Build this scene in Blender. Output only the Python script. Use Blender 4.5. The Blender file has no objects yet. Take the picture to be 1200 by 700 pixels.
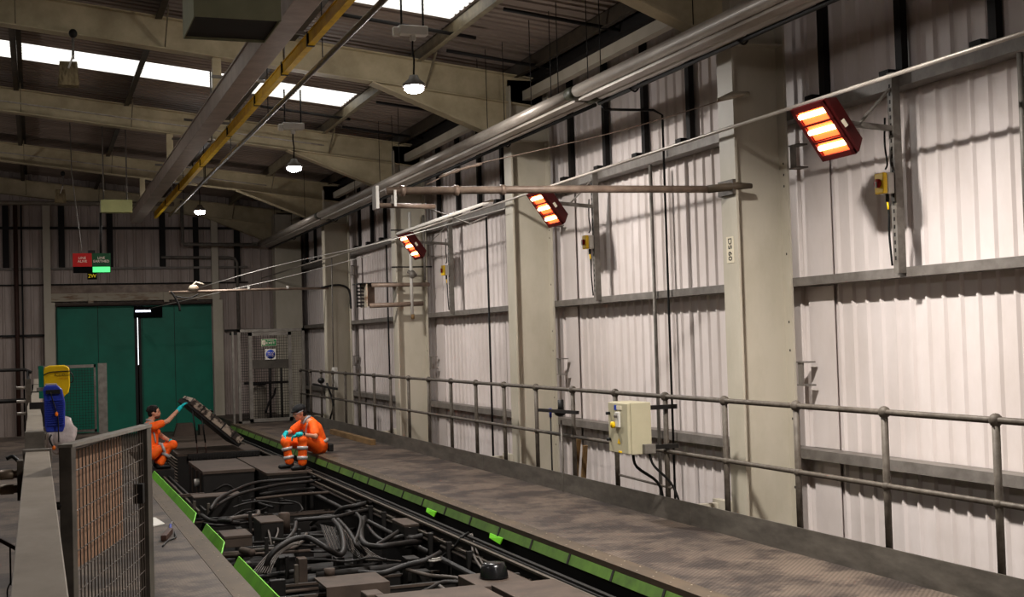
import bpy, bmesh, math, random
from mathutils import Vector, Matrix, Euler
R = math.radians
SC = bpy.context.scene
COL = SC.collection
random.seed(7)

# ------------------------------------------------------------------ camera
F = 1500.0; TILT = 0.03; VP = (42.0, 412.0); EYE = 1.70
vy = Vector((VP[0]-600, VP[1]-350, F)).normalized()
kk = -(TILT*vy.x + vy.y)/vy.z
dn = Vector((TILT, 1, kk)).normalized()
zc = -dn; xc = vy.cross(zc).normalized()
ROWS = (xc, vy, zc)                                    # world axes seen in camera axes (x right, y down, z forward)
cam_d = bpy.data.cameras.new('camera'); cam = bpy.data.objects.new('camera', cam_d); COL.objects.link(cam)
m3 = Matrix(((xc.x, -xc.y, -xc.z), (vy.x, -vy.y, -vy.z), (zc.x, -zc.y, -zc.z)))
cam.matrix_world = Matrix.Translation((0, 0, EYE)) @ m3.to_4x4()
cam_d.lens = 36*F/1200; cam_d.sensor_width = 36; cam_d.clip_start = 0.1; cam_d.clip_end = 200
SC.camera = cam

def ray(x, y):
    c = Vector((x-600, y-350, F)); return Vector((ROWS[0].dot(c), ROWS[1].dot(c), ROWS[2].dot(c)))
def onz(x, y, z):                                      # where a sight line meets a level
    r = ray(x, y); t = (z-EYE)/r.z; return Vector((r.x*t, r.y*t, z))

# ------------------------------------------------------------------ materials
def lin(c):
    c /= 255.0
    return c/12.92 if c <= 0.04045 else ((c+0.055)/1.055)**2.4
def mat(name, rgb, rough=0.6, metal=0.0, var=0.15, scale=6.0, bump=0.0, stretch=(1, 1, 1), emit=None, es=1.0, rgb2=None, spec=0.3, lo=0.35, hi=0.7):
    m = bpy.data.materials.new(name); m.use_nodes = True
    nt = m.node_tree; b = nt.nodes['Principled BSDF']
    col = [lin(c) for c in rgb] + [1]
    b.inputs['Roughness'].default_value = rough; b.inputs['Metallic'].default_value = metal
    b.inputs['Specular IOR Level'].default_value = spec
    b.inputs['Base Color'].default_value = col
    if var > 0 or rgb2:
        tc = nt.nodes.new('ShaderNodeTexCoord'); mp = nt.nodes.new('ShaderNodeMapping'); mp.inputs['Scale'].default_value = stretch
        no = nt.nodes.new('ShaderNodeTexNoise'); no.inputs['Scale'].default_value = scale; no.inputs['Detail'].default_value = 6; no.inputs['Roughness'].default_value = 0.65
        cr = nt.nodes.new('ShaderNodeValToRGB')
        c2 = [lin(c) for c in rgb2]+[1] if rgb2 else [c*(1-var*1.6) for c in col[:3]]+[1]
        cr.color_ramp.elements[0].position = lo; cr.color_ramp.elements[0].color = c2
        cr.color_ramp.elements[1].position = hi; cr.color_ramp.elements[1].color = col
        g = nt.nodes.new('ShaderNodeNewGeometry') if stretch != 'obj' else None
        nt.links.new(g.outputs['Position'], mp.inputs['Vector'])
        nt.links.new(mp.outputs[0], no.inputs['Vector']); nt.links.new(no.outputs['Fac'], cr.inputs['Fac'])
        nt.links.new(cr.outputs[0], b.inputs['Base Color'])
        if bump:
            bp = nt.nodes.new('ShaderNodeBump'); bp.inputs['Strength'].default_value = bump; bp.inputs['Distance'].default_value = 0.01
            nt.links.new(no.outputs['Fac'], bp.inputs['Height']); nt.links.new(bp.outputs[0], b.inputs['Normal'])
    if emit:
        b.inputs['Emission Color'].default_value = [lin(c) for c in emit]+[1]; b.inputs['Emission Strength'].default_value = es
    return m

M = {}
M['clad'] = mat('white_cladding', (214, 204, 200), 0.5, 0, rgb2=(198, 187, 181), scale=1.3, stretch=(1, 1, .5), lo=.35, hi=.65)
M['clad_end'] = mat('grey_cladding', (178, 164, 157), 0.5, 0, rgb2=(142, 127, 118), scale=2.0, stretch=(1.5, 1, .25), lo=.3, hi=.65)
M['cream'] = mat('cream_paint', (184, 176, 160), 0.5, 0, rgb2=(166, 158, 140), scale=1.5, stretch=(1, 1, .5), lo=.3, hi=.6)
M['rafter'] = mat('rafter_paint', (196, 182, 150), 0.55, 0, rgb2=(156, 143, 114), scale=2.2, lo=.3, hi=.7)
M['roof'] = mat('roof_sheet', (146, 130, 118), 0.6, 0, rgb2=(122, 107, 97), scale=1.2, stretch=(.5, 2, 1))
M['purlin'] = mat('dark_purlin', (72, 62, 50), 0.6, 0.2, .3)
M['purlin_l'] = mat('galvanised_purlin', (140, 128, 104), 0.45, 0.1, .3)
M['post'] = mat('dark_post', (22, 18, 16), 0.7, 0, .2)
M['galv'] = mat('galvanised_steel', (124, 119, 112), 0.5, 0.15, rgb2=(98, 92, 85), scale=9)
M['girt'] = mat('galvanised_girt', (124, 118, 112), 0.5, 0.15, rgb2=(98, 92, 86), scale=7)
M['rail'] = mat('handrail_steel', (92, 85, 76), 0.6, 0.15, rgb2=(66, 58, 50), scale=14)
M['toe'] = mat('toe_board_steel', (98, 92, 84), 0.5, 0.15, rgb2=(70, 65, 59), scale=5, stretch=(1, .6, 2))
M['shiny'] = mat('bright_aluminium', (190, 182, 172), 0.35, 0.2, rgb2=(146, 136, 126), scale=8, stretch=(1, .15, 1))
M['beam'] = mat('gantry_beam_paint', (178, 162, 150), 0.45, 0.05, rgb2=(150, 135, 123), scale=4)
M['yellow'] = mat('yellow_paint', (255, 210, 6), 0.5, 0, rgb2=(222, 172, 10), scale=5, lo=.3, hi=.6)
M['yellow2'] = mat('yellow_plastic', (240, 196, 6), 0.45, 0, .06)
M['yelbright'] = mat('yellow_switch', (240, 196, 20), 0.4, 0, .04)
M['black'] = mat('black_rubber', (16, 15, 14), 0.55, 0, .2)
M['dark'] = mat('sooty_metal', (30, 26, 23), 0.6, 0.1, rgb2=(14, 12, 11), scale=9, bump=.3)
M['cable'] = mat('dusty_cable', (36, 31, 28), 0.55, 0, rgb2=(18, 16, 15), scale=9)
M['wire'] = mat('thin_grey_wire', (84, 76, 70), 0.5, 0, .2)
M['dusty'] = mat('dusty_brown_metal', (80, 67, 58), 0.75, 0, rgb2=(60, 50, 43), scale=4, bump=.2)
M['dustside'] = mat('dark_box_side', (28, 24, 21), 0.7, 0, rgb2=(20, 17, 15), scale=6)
M['greenp'] = mat('bright_green_paint', (108, 196, 28), 0.5, 0, rgb2=(84, 158, 26), scale=4, lo=.25, hi=.55)
M['greenr'] = mat('dull_green_paint', (80, 112, 40), 0.55, 0, rgb2=(58, 82, 32), scale=5)
M['door'] = mat('green_door', (0, 112, 90), 0.5, 0, rgb2=(0, 98, 78), scale=1.5)
M['orange'] = mat('hi_vis_orange', (255, 112, 26), 0.7, 0, rgb2=(250, 84, 8), scale=14, bump=.6)
M['reflect'] = mat('reflective_tape', (176, 172, 170), 0.35, 0.1, .1)
M['skin'] = mat('skin', (206, 148, 120), 0.55, 0, .1, scale=20)
M['hair'] = mat('dark_hair', (28, 19, 15), 0.8, 0, .3, scale=60, bump=1)
M['cap'] = mat('black_cap', (20, 20, 22), 0.8, 0, .2)
M['teal'] = mat('teal_glove', (0, 190, 196), 0.45, 0, .1)
M['grey'] = mat('grey_cloth', (150, 152, 158), 0.8, 0, .1)
M['blue'] = mat('blue_plastic', (34, 52, 150), 0.4, 0, .15)
M['orangep'] = mat('orange_toggle', (214, 104, 10), 0.45, 0, .1)
M['wood'] = mat('brown_board', (142, 112, 90), 0.7, 0, rgb2=(120, 90, 70), scale=5, stretch=(1, 1, .3))
M['timber'] = mat('timber', (132, 104, 66), 0.75, 0, rgb2=(96, 72, 44), scale=6, stretch=(1, .4, 1))
M['cabinet'] = mat('cabinet_paint', (186, 178, 150), 0.45, 0, .06)
M['heater'] = mat('heater_body', (74, 12, 12), 0.45, 0.2, .1)
M['glow'] = mat('heater_glow', (255, 120, 60), 0.5, 0, 0, emit=(255, 78, 40), es=3.2)
M['glow2'] = mat('heater_filament', (255, 240, 200), 0.5, 0, 0, emit=(255, 190, 140), es=22)
M['lamp'] = mat('lamp_lens', (255, 255, 255), 0.5, 0, 0, emit=(250, 248, 255), es=60)
M['white'] = mat('white_plastic', (206, 202, 194), 0.5, 0, .05)
M['plast'] = mat('clear_bag', (190, 178, 176), 0.35, 0, .25, scale=12, bump=.8)
M['red'] = mat('red_paint', (150, 10, 8), 0.5, 0, .1)
M['redsign'] = mat('red_sign', (170, 4, 2), 0.5, 0, 0)
M['grnsign'] = mat('green_sign', (2, 64, 30), 0.5, 0, 0)
M['grnlit'] = mat('green_lit_panel', (90, 250, 140), 0.5, 0, 0, emit=(84, 240, 132), es=0.95)
M['palegreen'] = mat('pale_green_box', (176, 178, 122), 0.6, 0, .1)
M['greybox'] = mat('grey_green_paint', (138, 140, 112), 0.6, 0, .1)
M['text_w'] = mat('white_lettering', (226, 206, 190), 0.6, 0, 0)
M['text_y'] = mat('yellow_lettering', (214, 190, 20), 0.6, 0, 0, emit=(200, 176, 10), es=.15)
M['text_k'] = mat('black_lettering', (30, 26, 22), 0.6, 0, 0)
M['label'] = mat('label_card', (214, 204, 180), 0.6, 0, .05)
M['signblue'] = mat('sign_blue', (16, 52, 150), 0.5, 0, 0)
M['signgreen'] = mat('sign_green', (20, 110, 60), 0.5, 0, 0)
M['brass'] = mat('worn_coupling', (150, 132, 112), 0.4, 0.2, .2)
M['concrete'] = mat('dirty_block', (142, 128, 98), 0.85, 0, rgb2=(84, 72, 52), scale=22, stretch=(1, 1, .3), lo=.35, hi=.6)
M['beige'] = mat('beige_patches', (158, 142, 126), 0.8, 0, rgb2=(52, 43, 38), scale=3.2, lo=.47, hi=.52)
M['brown'] = mat('red_brown_pipe', (70, 46, 38), 0.6, 0.1, .2)
M['trunk'] = mat('grey_trunking', (134, 124, 112), 0.6, 0.2, rgb2=(114, 104, 92), scale=5, stretch=(1, .5, 1))
M['trunk2'] = mat('pale_trunking', (150, 140, 126), 0.6, 0.1, .15)
M['rust'] = mat('rusty_cream_paint', (168, 158, 140), 0.6, 0, rgb2=(112, 78, 52), scale=3, stretch=(.5, 1, 4), lo=.36, hi=.5)
M['tube'] = mat('arm_tube', (140, 122, 108), 0.45, 0.1, rgb2=(100, 84, 72), scale=6)
M['void'] = mat('dark_ground', (14, 12, 11), 0.9, 0, .2)

M['beige2'] = mat('dusty_louvre', (140, 128, 116), 0.7, 0, .2)
M['domeblk'] = mat('glossy_black', (20, 20, 21), 0.25, 0, 0)
M['eye'] = mat('eye', (40, 30, 26), 0.3, 0, 0)
M['signblack'] = mat('sign_black', (5, 5, 5), 0.7, 0, 0, spec=.05)
M['stile'] = mat('gate_stile_steel', (78, 72, 65), 0.5, 0.1, rgb2=(54, 50, 45), scale=6)
M['gwire'] = mat('gate_wire', (66, 58, 51), 0.5, 0.1, .2)
M['studm'] = mat('worn_stud', (150, 138, 122), 0.5, 0, 0)
M['joint'] = mat('oily_joint', (62, 62, 46), 0.5, 0.1, .3, scale=20)
M['beard'] = mat('short_beard', (96, 58, 42), 0.8, 0, .3, scale=60)

def deck_mat():
    m = mat('chequer_plate', (112, 98, 86), 0.6, 0.1, rgb2=(84, 73, 65), scale=1.1, stretch=(1, .8, 1), lo=.38, hi=.6)
    nt = m.node_tree; b = nt.nodes['Principled BSDF']
    g = nt.nodes.new('ShaderNodeNewGeometry'); mp = nt.nodes.new('ShaderNodeMapping')
    mp.inputs['Rotation'].default_value = (0, 0, R(45)); mp.inputs['Scale'].default_value = (32, 32, 32)
    ck = nt.nodes.new('ShaderNodeTexVoronoi'); ck.inputs['Scale'].default_value = 1.0; ck.inputs['Randomness'].default_value = 0.0
    nt.links.new(g.outputs['Position'], mp.inputs['Vector']); nt.links.new(mp.outputs[0], ck.inputs['Vector'])
    bp = nt.nodes.new('ShaderNodeBump'); bp.inputs['Strength'].default_value = .8; bp.inputs['Distance'].default_value = .006
    nt.links.new(ck.outputs['Distance'], bp.inputs['Height']); nt.links.new(bp.outputs[0], b.inputs['Normal'])
    # oily dark patches worn into the plate
    n2 = nt.nodes.new('ShaderNodeTexNoise'); n2.inputs['Scale'].default_value = 1.9; n2.inputs['Detail'].default_value = 9; n2.inputs['Roughness'].default_value = .7
    r2 = nt.nodes.new('ShaderNodeValToRGB'); r2.color_ramp.elements[0].position = .44; r2.color_ramp.elements[1].position = .54
    r2.color_ramp.elements[0].color = (.40, .39, .42, 1)
    mx = nt.nodes.new('ShaderNodeMixRGB'); mx.blend_type = 'MULTIPLY'; mx.inputs[0].default_value = 1
    src = b.inputs['Base Color'].links[0].from_socket
    nt.links.new(g.outputs['Position'], n2.inputs['Vector']); nt.links.new(n2.outputs['Fac'], r2.inputs['Fac'])
    nt.links.new(src, mx.inputs[1]); nt.links.new(r2.outputs[0], mx.inputs[2])
    # shade in the hollows between raised pips, painted into the colour
    r3 = nt.nodes.new('ShaderNodeValToRGB'); r3.color_ramp.elements[0].position = .12; r3.color_ramp.elements[1].position = .42
    r3.color_ramp.elements[0].color = (1, 1, 1, 1); r3.color_ramp.elements[1].color = (.55, .54, .53, 1)
    m2 = nt.nodes.new('ShaderNodeMixRGB'); m2.blend_type = 'MULTIPLY'; m2.inputs[0].default_value = 1
    nt.links.new(ck.outputs['Distance'], r3.inputs['Fac']); nt.links.new(mx.outputs[0], m2.inputs[1]); nt.links.new(r3.outputs[0], m2.inputs[2])
    nt.links.new(m2.outputs[0], b.inputs['Base Color'])
    return m
M['deck'] = deck_mat()

def sky_sheet():
    m = bpy.data.materials.new('translucent_rooflight'); m.use_nodes = True; nt = m.node_tree; nt.nodes.clear()
    o = nt.nodes.new('ShaderNodeOutputMaterial'); t = nt.nodes.new('ShaderNodeBsdfTranslucent'); t.inputs[0].default_value = (.93, .89, .80, 1)
    nt.links.new(t.outputs[0], o.inputs[0]); return m
M['skylight'] = sky_sheet()

# ------------------------------------------------------------------ geometry helpers
class MB:
    def __init__(s): s.v = []; s.f = []; s.sm = []
    def add(s, vs, fs, smooth=False):
        b = len(s.v); s.v += [tuple(v) for v in vs]; s.f += [tuple(b+i for i in f) for f in fs]; s.sm += [smooth]*len(fs); return s
    def box(s, x0, x1, y0, y1, z0, z1):
        return s.add([(x0, y0, z0), (x1, y0, z0), (x1, y1, z0), (x0, y1, z0), (x0, y0, z1), (x1, y0, z1), (x1, y1, z1), (x0, y1, z1)],
              [(0, 3, 2, 1), (4, 5, 6, 7), (0, 1, 5, 4), (1, 2, 6, 5), (2, 3, 7, 6), (3, 0, 4, 7)])
    def obox(s, c, ax, ay, az, hx, hy, hz):            # oriented box: centre, three axes, half sizes
        c = Vector(c); ax = Vector(ax).normalized()*hx; ay = Vector(ay).normalized()*hy; az = Vector(az).normalized()*hz
        vs = [c+i*ax+j*ay+k*az for k in (-1, 1) for (i, j) in ((-1, -1), (1, -1), (1, 1), (-1, 1))]
        return s.add(vs, [(0, 3, 2, 1), (4, 5, 6, 7), (0, 1, 5, 4), (1, 2, 6, 5), (2, 3, 7, 6), (3, 0, 4, 7)])
    def bar(s, a, b, w, h, up=(0, 0, 1)):              # box from a to b
        a = Vector(a); b = Vector(b); d = (b-a); up = Vector(up)
        if abs(d.normalized().dot(up)) > .95: up = Vector((0, 1, 0))
        sx = d.cross(up).normalized(); sz = sx.cross(d).normalized()
        return s.obox((a+b)/2, d, sx, sz, d.length/2, w/2, h/2)
    def tube(s, pts, r, n=8, cap=True):
        pts = [Vector(p) for p in pts]; rs = r if isinstance(r, (list, tuple)) else [r]*len(pts)
        rings = []; prev = None
        for i, p in enumerate(pts):
            d = (pts[min(i+1, len(pts)-1)]-pts[max(i-1, 0)]).normalized()
            if prev is None:
                u = Vector((0, 0, 1)) if abs(d.z) < .9 else Vector((1, 0, 0))
                u = (u-d*u.dot(d)).normalized()
            else:
                u = prev-d*prev.dot(d)
                u = u.normalized() if u.length > 1e-5 else Vector((1, 0, 0))
            prev = u; w = d.cross(u)
            rings.append([p+(u*math.cos(2*math.pi*k/n)+w*math.sin(2*math.pi*k/n))*rs[i] for k in range(n)])
        vs = [v for rg in rings for v in rg]; fs = []
        for i in range(len(pts)-1):
            for k in range(n):
                a = i*n+k; b = i*n+(k+1) % n; fs.append((a, b, b+n, a+n))
        if cap: fs += [tuple(range(n-1, -1, -1)), tuple(range((len(pts)-1)*n, len(pts)*n))]
        return s.add(vs, fs, True)
    def ell(s, c, rx, ry, rz, n=14, m=9, rot=None):
        c = Vector(c); vs = [Vector((0, 0, rz))]; fs = []
        for i in range(1, m):
            t = math.pi*i/m
            vs += [Vector((rx*math.sin(t)*math.cos(2*math.pi*k/n), ry*math.sin(t)*math.sin(2*math.pi*k/n), rz*math.cos(t))) for k in range(n)]
        vs.append(Vector((0, 0, -rz)))
        for k in range(n): fs.append((0, 1+k, 1+(k+1) % n))
        for i in range(m-2):
            for k in range(n):
                a = 1+i*n+k; b = 1+i*n+(k+1) % n; fs.append((a, a+n, b+n, b))
        L = len(vs)-1
        for k in range(n): fs.append((L, L-n+(k+1) % n, L-n+k))
        if rot: vs = [rot @ v for v in vs]
        return s.add([c+v for v in vs], fs, True)
    def prism(s, poly, axis, a, b):                    # polygon in the two other axes, extruded along axis
        def P(u, v, w):
            return {'x': (w, u, v), 'y': (u, w, v), 'z': (u, v, w)}[axis]
        n = len(poly); vs = [P(u, v, a) for u, v in poly]+[P(u, v, b) for u, v in poly]
        fs = [tuple(range(n-1, -1, -1)), tuple(range(n, 2*n))]+[(i, (i+1) % n, (i+1) % n+n, i+n) for i in range(n)]
        return s.add(vs, fs)
    def build(s, name, m, parent=None, bevel=0, origin=None, seg=2):
        me = bpy.data.meshes.new(name); o = bpy.data.objects.new(name, me)
        if parent is not None and origin is None: off = parent.get('_o', (0, 0, 0))
        elif origin is not None: off = origin
        else:
            xs = [v[0] for v in s.v]; ys = [v[1] for v in s.v]; zs = [v[2] for v in s.v]
            off = ((min(xs)+max(xs))/2, (min(ys)+max(ys))/2, min(zs))
        off = Vector(off)
        me.from_pydata([tuple(Vector(v)-off) for v in s.v], [], s.f); 
        bm = bmesh.new(); bm.from_mesh(me); bmesh.ops.recalc_face_normals(bm, faces=bm.faces); bm.to_mesh(me); bm.free()
        for p, q in zip(me.polygons, s.sm): p.use_smooth = q
        me.materials.append(M[m] if isinstance(m, str) else m); COL.objects.link(o)
        if parent is not None: o.parent = parent
        else: o.location = off
        o['_o'] = tuple(off)
        if bevel:
            bv = o.modifiers.new('bevel', 'BEVEL'); bv.width = bevel; bv.segments = seg; bv.limit_method = 'ANGLE'; bv.angle_limit = R(40)
        return o

def tag(o, label, cat, group=None, kind=None):
    o['label'] = label; o['category'] = cat
    if group: o['group'] = group
    if kind: o['kind'] = kind
    return o
def thing(name, loc, label, cat, group=None):
    o = bpy.data.objects.new(name, None); o.empty_display_size = .1; COL.objects.link(o); o.location = loc; o['_o'] = tuple(loc)
    return tag(o, label, cat, group)
def struct(name, mb, m, parent=None, **k):
    o = mb.build(name, m, parent, **k)
    if parent is None: o['kind'] = 'structure'
    return o
def text(name, s, size, loc, rot, m, parent=None, ext=.001, sx=1.0):
    cu = bpy.data.curves.new(name, 'FONT'); cu.body = s; cu.size = size; cu.align_x = 'CENTER'; cu.align_y = 'CENTER'; cu.extrude = ext
    t = bpy.data.objects.new('tmp', cu); COL.objects.link(t)
    dg = bpy.context.evaluated_depsgraph_get(); me = bpy.data.meshes.new_from_object(t.evaluated_get(dg))
    bpy.data.objects.remove(t); me.name = name; me.materials.clear(); me.materials.append(M[m])
    me.transform(Matrix.Translation(loc) @ Euler(rot).to_matrix().to_4x4() @ Matrix.Diagonal((sx, 1, 1, 1)))
    o = bpy.data.objects.new(name, me); COL.objects.link(o)
    if parent is not None:
        o.parent = parent; me.transform(Matrix.Translation(-Vector(parent['_o'])))
    return o
def smooth(pts, k=4):                                  # Catmull-Rom through the points
    P = [Vector(p) for p in pts]; P = [2*P[0]-P[1]]+P+[2*P[-1]-P[-2]]; out = []
    for i in range(1, len(P)-2):
        for j in range(k):
            t = j/k; a, b, c, d = P[i-1:i+3]
            out.append(.5*((2*b)+(-a+c)*t+(2*a-5*b+4*c-d)*t*t+(-a+3*b-3*c+d)*t**3))
    out.append(P[-2]); return out

# ================================================================== the shell
XW = 6.42; YE = 32.35; YB = -5.0; XL = -8.0; APEX = -1.5
def roofz(x): return 5.9-.112*x if x > APEX else 5.9-.112*APEX-.112*(APEX-x)
def sheet_profile(a0, a1, pitch, depth, pan):          # (position, offset) pairs of a trapezoid sheet
    out = []; a = a0
    while a < a1:
        out += [(a, 0), (a+pitch*pan, 0), (a+pitch*(pan+.10), depth), (a+pitch*.90, depth)]; a += pitch
    out.append((a1, 0)); return [p for p in out if p[0] <= a1]
# right wall
mb = MB(); pr = sheet_profile(YB, YE, .19, -.022, .70); vs = []
for y, d in pr: vs += [(XW+d, y, -3.4), (XW+d, y, 5.25)]
mb.add(vs, [(2*i, 2*i+1, 2*i+3, 2*i+2) for i in range(len(pr)-1)])
struct('wall_right', mb, 'clad')
# end wall, with the door opening X .45-4.10, z < 2.74
mb = MB()
def panel(x0, x1, z0, z1f):
    pr = sheet_profile(x0, x1, .21, -.02, .62); vs = []
    for x, d in pr: vs += [(x, YE+d, z0), (x, YE+d, z1f(x))]
    mb.add(vs, [(2*i, 2*i+2, 2*i+3, 2*i+1) for i in range(len(pr)-1)])
mb.box(.40, 2.325, YE+.02, YE+.04, -.5, 2.8); mb.box(2.341, 4.15, YE+.02, YE+.04, -.5, 2.8); mb.box(2.25, 2.4, YE+.02, YE+.04, -.5, 1.3); mb.box(2.25, 2.4, YE+.02, YE+.04, 2.5, 2.8)  # unseen backing added behind the doors, blocks sky light except one slit
panel(XL, .45, -3.4, lambda x: roofz(x)+.05); panel(.45, 4.10, 2.74, lambda x: roofz(x)+.05); panel(4.10, XW, -3.4, lambda x: roofz(x)+.05)
mb.box(.45, 4.10, YE-.02, YE+.1, -3.4, -.45)
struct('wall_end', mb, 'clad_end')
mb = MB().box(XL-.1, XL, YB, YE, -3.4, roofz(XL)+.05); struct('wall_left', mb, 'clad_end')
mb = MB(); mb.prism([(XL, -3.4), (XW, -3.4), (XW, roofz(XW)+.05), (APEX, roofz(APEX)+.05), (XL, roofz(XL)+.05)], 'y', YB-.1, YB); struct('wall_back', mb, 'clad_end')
struct('floor', MB().box(XL, XW, YB, YE, -3.5, -3.4), 'void')
# roof sheets, corrugated across, with three rooflight strips
SKY = [(12.95, 13.95), (18.55, 19.6)]
def roofpiece(mb, x0, x1, y0, y1):
    pr = sheet_profile(y0, y1, .17, .05, .55); vs = []
    for y, d in pr: vs += [(x0, y, roofz(x0)+d), (x1, y, roofz(x1)+d)]
    mb.add(vs, [(2*i, 2*i+1, 2*i+3, 2*i+2) for i in range(len(pr)-1)])
mb = MB(); ys = [YB]+[v for a in SKY for v in a]+[YE]
for i in range(0, len(ys), 2): roofpiece(mb, APEX, XW, ys[i], ys[i+1])
for a, b in SKY: roofpiece(mb, 4.55, XW, a, b)
roofpiece(mb, XL, APEX, YB, YE)
struct('ceiling', mb, 'roof')
for i, (a, b) in enumerate(SKY):
    mb = MB(); roofpiece(mb, APEX, 4.55, a, b)
    o = struct('window_%d' % (i+1), mb, 'skylight')
# decks
def deckmesh(x0, x1, y0, y1): return MB().box(x0, x1, y0, y1, -.12, 0)
struct('floor', deckmesh(4.12, 5.45, YB, 28.4), 'deck'); struct('floor', deckmesh(XL, 1.22, YB, 27.7), 'deck')
def edge_plate(x0, x1, y1, label, side):
    t = thing('edge_plate', ((x0+x1)/2, 10, -.1), label, 'deck edge plate')
    MB().box(x0, x1, YB, y1, -.06, .004).build('plate', 'dusty2', t)
    s = MB(); y = 6.0
    while y < y1:
        for k, xx in enumerate((x0+.04, x0+.125)):
            s.box(xx-.005, xx+.005, y+k*.12-.005, y+k*.12+.005, .004, .007)
        y += .26
    s.build('stud', 'studm', t)['kind'] = 'stuff'
    return t
M['dusty2'] = mat('worn_brown_plate', (86, 72, 56), 0.65, 0.05, rgb2=(64, 54, 43), scale=3, stretch=(1, .5, 1))
edge_plate(1.22, 1.39, 27.7, 'brown studded metal edge strip along the left deck beside the bright green guards', 'l')
edge_plate(3.96, 4.12, 28.4, 'brown studded metal edge strip along the right walkway above the dull green fascia', 'r')
# behind the decks: low yard floor in front of the doors
struct('floor', MB().box(XL, 4.1, 28.4, YE, -.45, -.35), 'deck')
struct('floor', MB().box(4.1, XW, 28.4, YE, -.12, -.01), 'deck')

struct('wall_pit_right', MB().box(3.99, 4.09, YB, 28.4, -3.4, -.12), 'void')
struct('wall_pit_left', MB().box(1.25, 1.36, YB, 27.7, -3.4, -.12), 'void')
struct('wall_deck_outer', MB().box(5.40, 5.44, YB, 28.4, -1.2, -.12), 'void')
# green fascia under the right lip
t = thing('fascia', (3.97, 12, -.2), 'dull green steel fascia under the right walkway edge with dark brackets', 'fascia')
MB().prism([(3.965, -.028), (3.930, -.118), (3.942, -.124), (3.985, -.028)], 'y', YB, 28.4).build('fascia_plate', 'greenr', t)
for k in range(26):
    y = 7.0+k*.82
    b = MB().obox((3.942, y, -.078), (.035, 0, .09), (0, 1, 0), (-.09, 0, .035), .042, .014, .005)
    b.build('bracket', 'dustside', t)
for k, y in enumerate((10.95, 13.0)):
    b = MB().add([(3.92, y, -.115), (3.92, y+.34, -.115), (3.90, y+.30, -.15), (3.90, y+.02, -.17), (3.93, y, -.115), (3.93, y+.34, -.115), (3.91, y+.30, -.15), (3.91, y+.02, -.17)],
                 [(0, 1, 2, 3), (7, 6, 5, 4), (0, 4, 5, 1), (1, 5, 6, 2), (2, 6, 7, 3), (3, 7, 4, 0)])
    b.build('gusset', 'greenp', t)['label'] = 'bright green gusset'
# bright green guards on the left edge
names = ['longest bright green angled guard plate on the left pit edge, beyond the gate post', 'short bright green angled guard plate on the left pit edge, between the two longer ones',
         'bright green angled guard plate on the left pit edge, nearest the camera']
for (a, b), nm in zip([(12.75, 17.6), (10.75, 12.05), (6.6, 10.05)], names):
    g = MB(); x0, x1, z0, z1 = 1.395, 1.435, .0, .075
    g.add([(x0, a, z0), (x1, a+.12, z1), (x1, b, z1), (x0, b, z0), (x0+.01, a, z0-.004), (x1+.01, a+.12, z1-.004), (x1+.01, b, z1-.004), (x0+.01, b, z0-.004)],
          [(0, 1, 2, 3), (7, 6, 5, 4), (0, 4, 5, 1), (1, 5, 6, 2), (2, 6, 7, 3), (3, 7, 4, 0)])
    g.box(x0, x0+.01, a, b, -.08, .0)
    tag(g.build('edge_guard', 'greenp'), nm, 'guard', 'green guards on the left pit edge')

# ================================================================== steel frame
CY = [4.2, 9.79, 15.3, 20.95, 26.55, 32.1]
ORD = ['behind the nearest wall heater, out of the frame', 'nearest the camera, with the rotated DS 60 plate', 'second along the wall, behind the middle heater', 'third along the wall, behind the far heater', 'fourth along the wall, near the mesh gate', 'in the far corner beside the end wall']
BAY = ['the nearest column', 'the second column', 'the third column', 'the fourth column', 'the corner column']
XC0, XC1 = 5.70, 6.24
for i, y in enumerate(CY):
    top = 4.9
    t = thing('steel_column', (5.97, y, -3.4), 'tall cream I-section steel wall column '+ORD[i], 'column')
    MB().box(XC0, XC0+.022, y-.13, y+.13, -3.4, top).build('inner_flange', 'cream', t)
    MB().box(XC0+.022, XC1-.022, y-.008, y+.008, -3.4, top+.1).build('web', 'cream', t)
    MB().box(XC1-.022, XC1, y-.13, y+.13, -3.4, top+.15).build('outer_flange', 'cream', t)
    s = MB()
    for z in (4.2,): s.box(XC0+.02, XC1-.02, y-.12, y+.12, z, z+.015)
    s.build('stiffener', 'cream', t)
    if i:
        b = MB()
        for z in (.3, .42, .9, 1.5, 1.75, 2.35, 2.95, 3.05, 3.15):
            b.tube([(XC1-.06, y-.131, z), (XC1-.06, y-.138, z)], .011, 6) if False else b.box(XC1-.024, XC1-.02, y-.085, y-.07, z, z+.02)
        b.build('bolt', 'dark', t)['kind'] = 'stuff'
    if i == 1:
        MB().box(XC0-.004, XC0, y-.06, y+.06, 2.29, 2.52).build('number_plate', 'label', t)
        text('lettering', 'DS', .085, (XC0-.006, y, 2.46), (R(90), R(90), R(-90)), 'text_k', t)
        text('lettering', '60', .085, (XC0-.006, y, 2.35), (R(90), R(90), R(-90)), 'text_k', t)
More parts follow.
